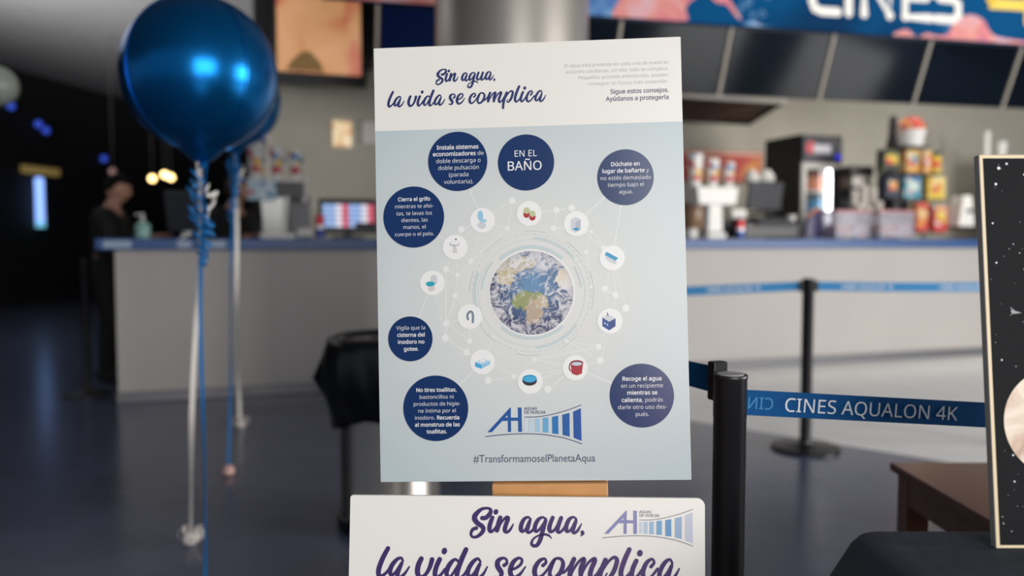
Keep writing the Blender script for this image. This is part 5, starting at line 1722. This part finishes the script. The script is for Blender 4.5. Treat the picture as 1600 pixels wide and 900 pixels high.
# coffee machine and stacked cups on the back side
t, w, h, k = blob('coffee_machine', 'black coffee machine between the fridge and the snack tower', 'coffee machine', 1311, 1354, 262, 372, 0.68, None)
q = MB()
q.box((0, 0.04, h * 0.93), (w, 0.30, h * 0.14), bev=0.01)
q.box((0, 0.14, h * 0.45), (w * 0.96, 0.10, h * 0.9), bev=0.008)
q.box((0, 0.0, h * 0.22), (w * 0.96, 0.3, h * 0.44), bev=0.01)
q.build('machine_body', MI['black'], t)
MB().box((-w * 0.05, -0.02, h * 0.78), (w * 0.8, 0.2, h * 0.16), bev=0.006).build('group_head', MI['steel'], t)
for i in range(2):
    MB().tube([(w * (-.25 + .4 * i), -0.06, h * .7), (w * (-.25 + .4 * i), -0.06, h * .62)], 0.018, 10).build('spout', MI['grey'], t)
pal = M('stack_white', (206, 200, 192), 0.5)
cst = [(1332, 300, 0.46), (1347, 292, 0.46), (1362, 298, 0.46), (1340, 322, 0.36), (1356, 326, 0.36), (1371, 318, 0.36)]
for i, (px, y0, e) in enumerate(cst):
    p, k = cpx(px, e, TOPZ)
    h = zat(y0, p.y) - TOPZ
    t = thing('cup_stack', 'tall stack of white paper cups in front of the coffee machine' if y0 < 310 else 'short stack of white paper cups in front of the taller stacks', 'cups', p, 0, 'white cup stacks by the coffee machine')
    q = MB()
    nst = max(2, int(h / 0.05))
    for j in range(nst):
        q.lathe([(0.030, h * j / nst), (0.042, h * (j + 1) / nst - 0.004), (0.044, h * (j + 1) / nst)], n=14)
    q.build('stacked_cups', pal, t, smooth=False)
    MB().lathe([(0.030, h), (0.034, h + 0.014)], n=12).build('top_rim', whitec, t)

# snack tower
t, w, h, k = blob('snack_tower', 'stepped snack stand on the counter, left of the star picture', 'stand', 1364, 1478, 210, 372, 0.40, None)
SP = t.location.copy()
kk_ = k
Yt = SP.y
zrow = [zat(362, Yt), zat(311, Yt), zat(271, Yt), zat(230, Yt)]
for z, w_, x_ in zip(zrow, (0.68, 0.66, 0.62, 0.34), (0.03, 0.02, 0.01, 0.0)):
    MB().box((x_ * 1, 0.04, z - SP.z - 0.01), (w_, 0.22, 0.014), bev=0.003).build('shelf', M('stand_dark', (60, 50, 50), 0.5), t)
q = MB()
for x in (-0.30, 0.30):
    q.box((x, 0.13, (zrow[2] - SP.z) / 2), (0.02, 0.02, zrow[2] - SP.z))
q.box((0.0, 0.14, (zrow[3] - SP.z) / 2), (0.2, 0.02, zrow[3] - SP.z))
q.build('frame', MI['dark_grey'], t)


def pack(name, label, cat, px0, px1, y0, y1, mats, shape='box', dy=0.0, print_=None):
    p, k = cpx((px0 + px1) / 2, 0.40 + dy, 0)
    w = (px1 - px0) * k
    row = min(zrow, key=lambda z: abs(z - zat(y1, p.y)))
    h = zat(y0, p.y) - row - 0.02
    c = thing(name, label, cat, (p.x, p.y, row - 0.002), CA, 'snack packs on the tower')
    if shape == 'box':
        MB().box((0, 0, h / 2), (w * .96, 0.09, h), bev=0.006).build('pack_body', mats, c)
        MB().box((0, -0.047, h * .55), (w * .6, 0.004, h * .4)).build('pack_label', print_ or random.choice(PRN), c)
    elif shape == 'jar':
        MB().lathe([(w * .42, 0), (w * .46, 0.01), (w * .46, h * .72), (w * .36, h * .8)], n=20).build('jar_body', mats, c, smooth=True)
        MB().lathe([(w * .40, h * .8), (w * .40, h)], n=20).build('jar_lid', MI['dark_grey'], c)
    else:
        MB().lathe([(w * .36, 0), (w * .48, h * .5), (w * .5, h * .55)], n=20).build('tub_body', whitec, c, smooth=True)
        MB().ball((0, 0, h * .6), (w * .46, w * .42, h * .4), 18, 10, lambda d: d * (1 + 0.12 * math.sin(9 * d.x) * math.sin(11 * d.z + 2))).build('tub_filling', mats, c, smooth=True)
    return c


red_s = patches('red_snack_print', [(0.0, (206, 66, 56)), (0.55, (232, 160, 60)), (0.75, (226, 210, 190)), (0.9, (176, 40, 50))], 18, 0.4)
org_s = patches('orange_snack_print', [(0.0, (224, 160, 70)), (0.4, (236, 206, 160)), (0.6, (214, 120, 90)), (0.8, (226, 190, 120))], 16, 0.4)
tea_s = patches('teal_snack_print', [(0.0, (70, 150, 170)), (0.35, (190, 210, 210)), (0.55, (214, 120, 110)), (0.8, (60, 110, 160))], 16, 0.4)
yel_s = patches('yellow_snack_print', [(0.0, (228, 196, 70)), (0.5, (220, 90, 60)), (0.75, (236, 220, 160))], 16, 0.4)
grn_s = patches('dark_green_print', [(0.0, (30, 34, 30)), (0.6, (50, 70, 40)), (0.85, (90, 100, 50))], 18, 0.4)
wr_s = patches('red_white_print', [(0.0, (206, 60, 54)), (0.5, (226, 216, 206)), (0.8, (220, 150, 90))], 15, 0.4)
PRN = [org_s, tea_s, yel_s, wr_s]
pack('popcorn_tub', 'white tub heaped with red popcorn at the very top of the snack tower', 'popcorn', 1396, 1440, 182, 230, red_s, 'tub')
pack('snack_pack', 'dark green snack pack on the second shelf of the tower, left end', 'snack pack', 1366, 1402, 232, 271, grn_s)
pack('snack_pack', 'orange and cream snack pack on the second shelf of the tower', 'snack pack', 1404, 1431, 233, 271, org_s)
pack('snack_pack', 'pinkish orange snack pack right of centre on the second tower shelf', 'snack pack', 1432, 1449, 234, 271, org_s, dy=-0.02)
pack('snack_jar', 'amber jar with a dark lid on the second shelf of the tower', 'jar', 1448, 1466, 235, 271, yel_s, 'jar')
pack('snack_pack', 'dark navy snack pack on the third shelf of the tower, left end', 'snack pack', 1374, 1400, 272, 311, M('navy_pack', (26, 40, 66), 0.4))
pack('snack_pack', 'teal and pink snack pack on the third shelf of the tower', 'snack pack', 1401, 1436, 273, 311, tea_s, print_=M('pale_pack', (206, 222, 214), 0.4))
pack('snack_pack', 'yellow and red snack pack on the third shelf of the tower, right end', 'snack pack', 1437, 1473, 274, 311, yel_s)
pack('snack_pack', 'red and orange snack pack on the bottom shelf of the tower', 'snack pack', 1422, 1447, 313, 362, red_s)
pack('snack_pack', 'red and white snack pack on the bottom shelf of the tower, right end', 'snack pack', 1448, 1477, 318, 362, wr_s)
p, k = cpx(1390, 0.75, TOPZ)
t = thing('tall_bottle', 'tall dark bottle-shaped dispenser behind the snack tower', 'dispenser', p, CA)
hh = zat(184, p.y) - TOPZ
MB().lathe([(0.10, 0), (0.11, 0.05), (0.10, hh * .62), (0.045, hh * .85), (0.04, hh * .97), (0.03, hh)], n=20).build('dispenser_body', M('smoky_black', (40, 38, 40), 0.4), t, smooth=True)
MB().box((0, -0.1, hh * .55), (0.06, 0.02, 0.06)).build('red_label', M('label_red', (170, 60, 60), 0.4), t)

# printer and small things by the star picture
t, w, h, k = blob('receipt_printer', 'sloping pale receipt printer beside the star picture', 'printer', 1483, 1514, 306, 358, 0.35, None)
q = MB()
q.add([(-w / 2, -0.08, 0.03), (w / 2, -0.08, 0.03), (w / 2, 0.1, 0.03), (-w / 2, 0.1, 0.03), (-w * .05, -0.04, h), (w / 2, -0.04, h), (w / 2, 0.1, h), (-w * .05, 0.1, h)],
      [(3, 2, 1, 0), (4, 5, 6, 7), (0, 1, 5, 4), (1, 2, 6, 5), (2, 3, 7, 6), (3, 0, 4, 7)])
q.build('printer_body', whitec, t)
MB().box((0, 0, 0.015), (w * 1.1, 0.24, 0.03), bev=0.005).build('printer_base', MI['black'], t)
MB().box((w * .22, -0.06, h * .55), (w * .3, 0.05, h * .1), rx=0.2).build('paper_slot', MI['dark_grey'], t)
p, k = cpx(1536, 1.9, 0)
t = thing('white_tube', 'thin white upright tube behind the top edge of the star picture', 'tube', (p.x, p.y, 0.9), CA)
ht_ = zat(208, p.y) - 0.9
MB().lathe([(0.038, 0), (0.038, ht_)], n=16).build('tube_body', whitec, t, smooth=True)
MB().lathe([(0.044, ht_ - 0.02), (0.044, ht_ + 0.005)], n=16).build('tube_cap', whitec, t)
p2, k2 = cpx(1559, 1.9, 0)
t = thing('paper_cup', 'plain pale cup behind the top edge of the star picture', 'cup', (p2.x, p2.y, zat(246, p2.y)), 0)
hh = zat(223, p2.y) - zat(246, p2.y)
MB().lathe([(0.05, 0), (0.065, hh), (0.06, hh), (0.046, 0.01)], n=20).build('cup_body', whitec, t, smooth=True)
MB().lathe([(0.067, hh - .01), (0.067, hh), (0.06, hh)], n=20, cap=False).build('rim', M('rim_mint', (180, 206, 200), 0.4), t)
# back counter along the wall
bc = thing('back_counter', 'dark back counter along the wall behind the service counter', 'counter', cpt(2.2, WB - 0.62), CA)
zbc = zat(246, p2.y) - 0.001
MB().box((4.4, 0.3, 0.43), (8.8, 0.58, 0.86)).build('cabinet_body', MI['dark_grey'], bc)
MB().box((4.4, 0.28, 0.88), (8.84, 0.62, 0.04), bev=0.004).build('worktop', MI['steel'], bc)
p3, k3 = cpx(1572, 1.9, 0)
t = thing('shelf_unit', 'pale wall cabinet behind the star picture, only its top edge in view', 'cabinet', (p3.x + 0.2, p3.y + 0.12, 0.9), CA)
MB().box((0.1, 0.05, (zbc - 0.9) / 2), (0.85, 0.36, zbc - 0.9), bev=0.004).build('cabinet_body', M('pale_cabinet', (206, 194, 176), 0.5), t)
MB().box((0.1, -0.14, (zbc - 0.9) / 2), (0.4, 0.02, zbc - 1.0), bev=0.004).build('door', M('pale_cabinet', (206, 194, 176), 0.5), t)

# red popcorn poster on the wall right of the poster board
p0, k0 = cpx(1040, WB - 0.02)
p1, k1 = cpx(1187, WB - 0.02)
z1, z0_ = zat(240, p1.y), zat(286, p1.y)
t = thing('wall_poster', 'red and orange popcorn poster on the wall above the right cup stand', 'poster', (p0.x, p0.y, z0_), CA)
L_ = (p1 - p0).length
MB().box((L_ / 2, 0, (z1 - z0_) / 2), (L_, 0.016, z1 - z0_)).build('poster_sheet', patches('popcorn_poster_print', [(0.28, (120, 30, 36)), (0.42, (190, 62, 58)), (0.56, (204, 96, 76)), (0.7, (232, 158, 84))], 2.6, 0.5, kind='NOISE', interp='LINEAR', detail=5), t)
MB().box((L_ / 2, -0.009, z1 - z0_ - 0.03), (L_ * .94, 0.004, 0.03)).build('poster_strip', M('strip_pale', (226, 190, 170), 0.5), t)
# small lit notice and a white notice on the wall left of the poster
for (a, b, y0, y1, nm, lab, mt) in ((522, 551, 188, 230, 'wall_notice', 'small lit cream and orange notice on the grey wall', patches('lit_notice', [(0.3, (206, 130, 80)), (0.5, (240, 214, 170)), (0.65, (250, 236, 206))], 7, 0.5, emit=0.5, kind='NOISE', interp='LINEAR')),
                                    (567, 592, 188, 226, 'wall_notice', 'plain pale notice on the grey wall at the left edge of the poster', M('notice_pale', (206, 200, 196), 0.6))):
    p0, k0 = cpx(a, WB - 0.02)
    p1, k1 = cpx(b, WB - 0.02)
    zt, zb3 = zat(y0, p0.y), zat(y1, p0.y)
    t = thing(nm, lab, 'notice', (p0.x, p0.y, zb3), CA)
    L_ = (p1 - p0).length
    MB().box((L_ / 2, 0, (zt - zb3) / 2), (L_, 0.02, zt - zb3), bev=0.003).build('notice_sheet', mt, t)
    MB().box((L_ / 2, -0.011, zt - zb3 - 0.012), (L_ * 0.96, 0.004, 0.016)).build('top_clip', MI['grey'], t)

# ------------------------------------------------------------------ far dark passage on the left
nL = Vector((LWD.y, -LWD.x, 0))               # into the room
def on_left(px, py):
    d = ray(px, py)
    o = Vector((0, 0, H))
    tt = (LW0 - o).dot(nL) / d.dot(nL)
    return o + d * tt
LWA = math.atan2(nL.y, nL.x)
a_, b_ = on_left(55, 278), on_left(55, 352)
t = thing('light_tube', 'upright blue-white light tube on the dark passage wall', 'lamp', (b_ + nL * 0.11), LWA)
MB().lathe([(0.06, 0.03), (0.075, 0.06), (0.075, a_.z - b_.z - 0.04), (0.06, a_.z - b_.z)], n=16).build('tube', M('tube_light', (140, 176, 255), 0.4, emit=1.5), t, smooth=True)
MB().lathe([(0.08, -0.04), (0.08, 0.06)], n=16).build('end_cap', M('tube_cap', (120, 200, 230), 0.4, emit=0.9), t)
a_, b_ = on_left(31, 258), on_left(89, 276)
t = thing('lit_sign', 'dim yellowish lit plate above the light tube in the passage', 'sign', (on_left(60, 267) + nL * 0.05), LWA)
MB().box((0, 0, 0), (0.06, (b_ - a_).to_2d().length, abs(a_.z - b_.z)), bev=0.01).build('sign_plate', M('dim_yellow', (176, 150, 88), 0.5, emit=0.28), t)
MB().box((-0.04, 0, 0), (0.03, 0.2, 0.1)).build('bracket', MI['black'], t)
blue_led = M('blue_lamp', (60, 90, 220), 0.4, emit=0.6)
for px, py, lab in ((11, 166, 'small blue spot lamp high in the passage, at the left edge of the frame'), (54, 194, 'small blue spot lamp, upper of a close pair in the passage'), (66, 204, 'small blue spot lamp, lower of a close pair in the passage'), (157, 248, 'single blue spot lamp left of the balloon ribbon in the passage')):
    q = on_left(px, py)
    t = thing('spot_lamp', lab, 'lamp', q + nL * 0.08, LWA, 'blue spot lamps in the passage')
    MB().ball((0, 0, 0), 0.065, 14, 8).build('lens', blue_led, t, smooth=True)
    MB().lathe([(0.03, -0.05), (0.03, 0.05)], c=(-0.06, 0, 0), n=12).build('housing', MI['black'], t)
for px, py, lab in ((238, 279, 'leftmost of three small warm pendant bulbs in the dark'), (257, 273, 'middle and highest of three small warm pendant bulbs in the dark'), (267, 277, 'rightmost of three small warm pendant bulbs in the dark')):
    q = at(px, py, 12.5)
    t = thing('pendant_bulb', lab, 'lamp', q, 0, 'warm pendant bulbs in the dark')
    MB().ball((0, 0, 0), 0.05, 14, 10).build('bulb', M('warm_bulb', (255, 214, 140), 0.4, emit=5.0), t, smooth=True)
    MB().tube([(0, 0, 0.05), (0, 0, 4.2 - q.z)], 0.006, 6).build('cord', MI['matt_black'], t)
q = at(176, 268, 12.5)
t = thing('pendant_bulb', 'faint pinkish pendant bulb above the left staff member', 'lamp', q, 0)
MB().ball((0, 0, 0), 0.05, 14, 10).build('bulb', M('faint_bulb', (130, 100, 100), 0.4, emit=0.5), t, smooth=True)
MB().tube([(0, 0, 0.05), (0, 0, 4.2 - q.z)], 0.006, 6).build('cord', MI['matt_black'], t)
q = at(-4, 135, 6.0)
t = thing('globe_lamp', 'pale glass globe lamp cut off by the left frame edge', 'lamp', q, 0)
MB().ball((0, 0, 0), 30 / FPX * 6.0, 28, 18).build('globe', M('globe_glass', (176, 184, 174), 0.2, spec=0.6), t, smooth=True)
MB().tube([(0, 0, 30 / FPX * 6.0), (0, 0, 4.2 - q.z)], 0.008, 8).build('rod', MI['grey'], t)

# ------------------------------------------------------------------ staff behind the counter
skin_m = M('skin', (196, 146, 124), 0.5, var=0.05, scale=20)
hair_m = M('dark_hair', (14, 11, 11), 0.8, spec=0.2, var=0.3, scale=60)
hair_b = M('brown_hair', (66, 40, 32), 0.6, var=0.3, scale=60)
shirt_m = M('black_shirt', (14, 14, 17), 0.8, var=0.15, scale=20)
trouser_m = M('black_trousers', (12, 12, 14), 0.85)


def skin_mesh(V, E, R, sub=2):
    me = bpy.data.meshes.new('limbs')
    me.from_pydata([tuple(v) for v in V], E, [])
    o = bpy.data.objects.new('limbs', me)
    COL.objects.link(o)
    o.modifiers.new('s', 'SKIN')
    lay = me.skin_vertices[0].data
    for i, r in enumerate(R):
        lay[i].radius = (r, r) if not isinstance(r, tuple) else r
        lay[i].use_root = (i == 0)
    if sub:
        m = o.modifiers.new('u', 'SUBSURF')
        m.levels = sub
        m.render_levels = sub
    dg = bpy.context.evaluated_depsgraph_get()
    dg.update()
    out = bpy.data.meshes.new_from_object(o.evaluated_get(dg))
    VV = [tuple(v.co) for v in out.vertices]
    FF = [tuple(p.vertices) for p in out.polygons]
    bpy.data.objects.remove(o)
    bpy.data.meshes.remove(out)
    return VV, FF


def voxel(m, name, mat, parent, size, puff=0.0):
    o = m.build('raw', mat)
    r = o.modifiers.new('r', 'REMESH')
    r.mode = 'VOXEL'
    r.voxel_size = size
    sm = o.modifiers.new('sm', 'SMOOTH')
    sm.factor = 0.5
    sm.iterations = 2
    if puff:
        dp = o.modifiers.new('d', 'DISPLACE')
        dp.strength = puff
        dp.mid_level = 0.0
    dg = bpy.context.evaluated_depsgraph_get()
    dg.update()
    me = bpy.data.meshes.new_from_object(o.evaluated_get(dg))
    bpy.data.objects.remove(o)
    me.polygons.foreach_set('use_smooth', [True] * len(me.polygons))
    me.materials.clear()
    me.materials.append(mat)
    me.name = name
    q = bpy.data.objects.new(name, me)
    COL.objects.link(q)
    q.parent = parent
    return q


def person(label, loc, rz, hgt, hair, reach, nod, bob=False):
    """stands facing local +x; both forearms reach forward to the till"""
    s = hgt / 1.75
    t = thing('person', label, 'person', loc, rz)
    J = {}
    V, E, R = [], [], []

    def v(p, r, par=None):
        V.append(Vector(p) * s)
        R.append(r * s if not isinstance(r, tuple) else (r[0] * s, r[1] * s))
        if par is not None:
            E.append((par, len(V) - 1))
        return len(V) - 1
    pel = v((0, 0, 0.95), (0.14, 0.11))
    wa = v((0.0, 0, 1.10), (0.13, 0.10), pel)
    ch = v((0.015, 0, 1.30), (0.165, 0.11), wa)
    nb = v((0.02, 0, 1.45), (0.09, 0.07), ch)
    nk = v((0.045, 0, 1.51), 0.060, nb)
    hd = v((0.075, 0, 1.57), 0.055, nk)
    hands = []
    for sd in (-1, 1):
        hp = v((0.0, 0.095 * sd, 0.90), 0.092, pel)
        kn = v((0.025, 0.11 * sd, 0.49), 0.060, hp)
        an = v((-0.015, 0.115 * sd, 0.09), 0.040, kn)
        v((0.10, 0.125 * sd, 0.035), 0.036, an)
        sh = v((0.01, 0.185 * sd, 1.41), 0.062, ch)
        el = v((0.07 + 0.05 * reach, 0.235 * sd, 1.15), 0.043, sh)
        wr = v((0.30 + 0.08 * reach, 0.15 * sd, 1.215), 0.029, el)
        hands.append((V[wr], (V[wr] - V[el]).normalized(), sd))
    SV, SF = skin_mesh(V, E, R)
    body = MB()
    body.add(SV, SF)
    # head: egg with brow, nose, chin and ears, nodding about the neck
    HR = Matrix.Translation(Vector((0.085, 0, 1.635)) * s) @ Matrix.Rotation(nod, 4, 'Y')
    def face(d):
        x, y, z = d
        k = 1.0
        q = Vector((x * 0.098, y * 0.076, z * 0.118))
        if z < 0:
            q.y *= 1 - 0.25 * (-z)
            q.x += 0.014 * (-z) * (1 if x > 0 else 0.2)
        if x > 0:
            q.x += 0.030 * math.exp(-((y) / 0.13) ** 2) * math.exp(-((z + 0.12) / 0.15) ** 2)
            q.x += 0.008 * math.exp(-((abs(y)) / 0.4) ** 2) * math.exp(-((z - 0.2) / 0.12) ** 2)
            q.x -= 0.010 * math.exp(-((abs(y) - 0.38) / 0.15) ** 2) * math.exp(-((z - 0.03) / 0.11) ** 2)
            q.x += 0.008 * math.exp(-((y) / 0.25) ** 2) * math.exp(-((z + 0.50) / 0.09) ** 2)
            q.x += 0.012 * math.exp(-((y) / 0.3) ** 2) * math.exp(-((z + 0.88) / 0.15) ** 2)
        return q * s
    body.T = HR
    body.ball((0, 0, 0), 1.0, 40, 28, face)
    for sd in (-1, 1):
        body.ball((-0.005 * s, 0.076 * s * sd, -0.005 * s), (0.018 * s, 0.010 * s, 0.030 * s), 12, 8)
    body.T = Matrix.Identity(4)
    for w_, d, sd in hands:                    # palm, four fingers, thumb
        side = Vector((-d.y, d.x, 0)).normalized() * -sd
        up = Vector((0, 0, 1))
        V2, E2_, R2 = [w_ - d * 0.02, w_ + d * 0.045 * s, w_ + d * 0.085 * s], [(0, 1), (1, 2)], [(0.026 * s, 0.018 * s), (0.036 * s, 0.016 * s), (0.034 * s, 0.013 * s)]
        a, b_ = skin_mesh(V2, E2_, R2, 1)
        body.add(a, b_)
        for f in range(4):
            o_ = side * (0.030 - 0.020 * f) * s + w_ + d * 0.082 * s
            ln = (0.066, 0.076, 0.072, 0.056)[f] * s
            path = [o_, o_ + d * ln * .45 + up * 0.004 * s, o_ + d * ln * .78 - up * 0.012 * s, o_ + d * ln * .95 - up * 0.03 * s]
            body.tube(path, [0.0095 * s, 0.009 * s, 0.0085 * s, 0.007 * s], 8)
        th = w_ + d * 0.02 * s + side * 0.030 * s
        body.tube([th, th + d * 0.03 * s + side * 0.02 * s - up * .005, th + d * 0.058 * s + side * 0.022 * s - up * .014], [0.012 * s, 0.0105 * s, 0.008 * s], 8)
    voxel(body, 'body', skin_m, t, 0.0075)
    # clothes follow the body a little further out and stop at neck, wrists and ankles
    def clothe(idx_edges, grow, name, mat):
        ids = sorted({i for e in idx_edges for i in e})
        mp_ = {i: k for k, i in enumerate(ids)}
        a, b_ = skin_mesh([V[i] for i in ids], [(mp_[x], mp_[y]) for x, y in idx_edges],
                          [(R[i] + grow * s) if not isinstance(R[i], tuple) else (R[i][0] + grow * s, R[i][1] + grow * s) for i in ids])
        m = MB()
        m.add(a, b_)
        voxel(m, name, mat, t, 0.012, 0.021)
    legs = [e for e in E if e[1] in (6, 7, 8, 13, 14, 15)]
    arms = [e for e in E if e[1] in (10, 11, 17, 18)]
    # sleeves end at the forearm
    keepV = {12: V[12].copy(), 19: V[19].copy()}
    top = [(0, 1), (1, 2), (2, 3)] + [e for e in E if e[1] in (10, 11, 12, 17, 18, 19)]
    for w_i, el_i in ((12, 11), (19, 18)):
        V[w_i] = V[el_i].lerp(V[w_i], 0.72)
        R[w_i] = R[w_i] + 0.006 * s
    clothe(top, 0.006, 'shirt', shirt_m)
    for w_i in keepV:
        V[w_i] = keepV[w_i]
    clothe([(0, 1), (0, 6), (6, 7), (7, 8), (0, 13), (13, 14), (14, 15)], 0.004, 'trousers', trouser_m)
    for a_i, f_i in ((8, 9), (15, 16)):
        m = MB()
        c = (V[a_i] + V[f_i]) / 2
        m.ball((c.x + 0.02, c.y, 0.055), (0.165 * s, 0.065 * s, 0.075), 16, 10, lambda d: Vector((d.x, d.y, max(d.z, -0.72))))
        m.build('shoe', MI['matt_black'], t, smooth=True)
    # hair cap
    m = MB()
    m.T = HR
    def hf(d):
        x, y, z = d
        low = -0.28 if not bob else -0.95
        lim = 0.42 if x > 0.25 else low + (0.42 - low) * max(0, min(1, (x + 0.25) / 0.5))
        zz = max(z, lim)
        g = 1.12 if not bob else 1.18
        return Vector((x * 0.100 * g - 0.006, y * 0.078 * g, zz * 0.118 * 1.10)) * s
    m.ball((0, 0, 0), 1.0, 36, 24, hf)
    m.build('hair', hair, t, smooth=True, angle=80)
    m = MB()
    m.T = HR
    for sd in (-1, 1):
        m.ball((0.086 * s, 0.030 * s * sd, 0.004 * s), (0.010 * s, 0.013 * s, 0.008 * s), 12, 8)
    m.build('eyes', M('eye_dark', (50, 40, 40), 0.2), t, smooth=True)
    m = MB()
    m.T = HR
    m.ball((0.096 * s, 0, -0.060 * s), (0.008 * s, 0.022 * s, 0.007 * s), 14, 8)
    m.build('lips', M('lips', (160, 96, 90), 0.5), t, smooth=True)
    return t


pA_ = at(180, 300, 6.9)
person('person in black at the left counter end, in profile looking down at the till', (pA_.x - 0.06, 6.9, 0), 0.12, 1.70, hair_m, 0.6, 0.30)
pB_ = at(366, 300, 7.3)
person('person in black behind the balloon ribbons, face turned to the right', (pB_.x - 0.03, 7.3, 0), -0.35, 1.72, hair_b, 0.3, 0.18, True)
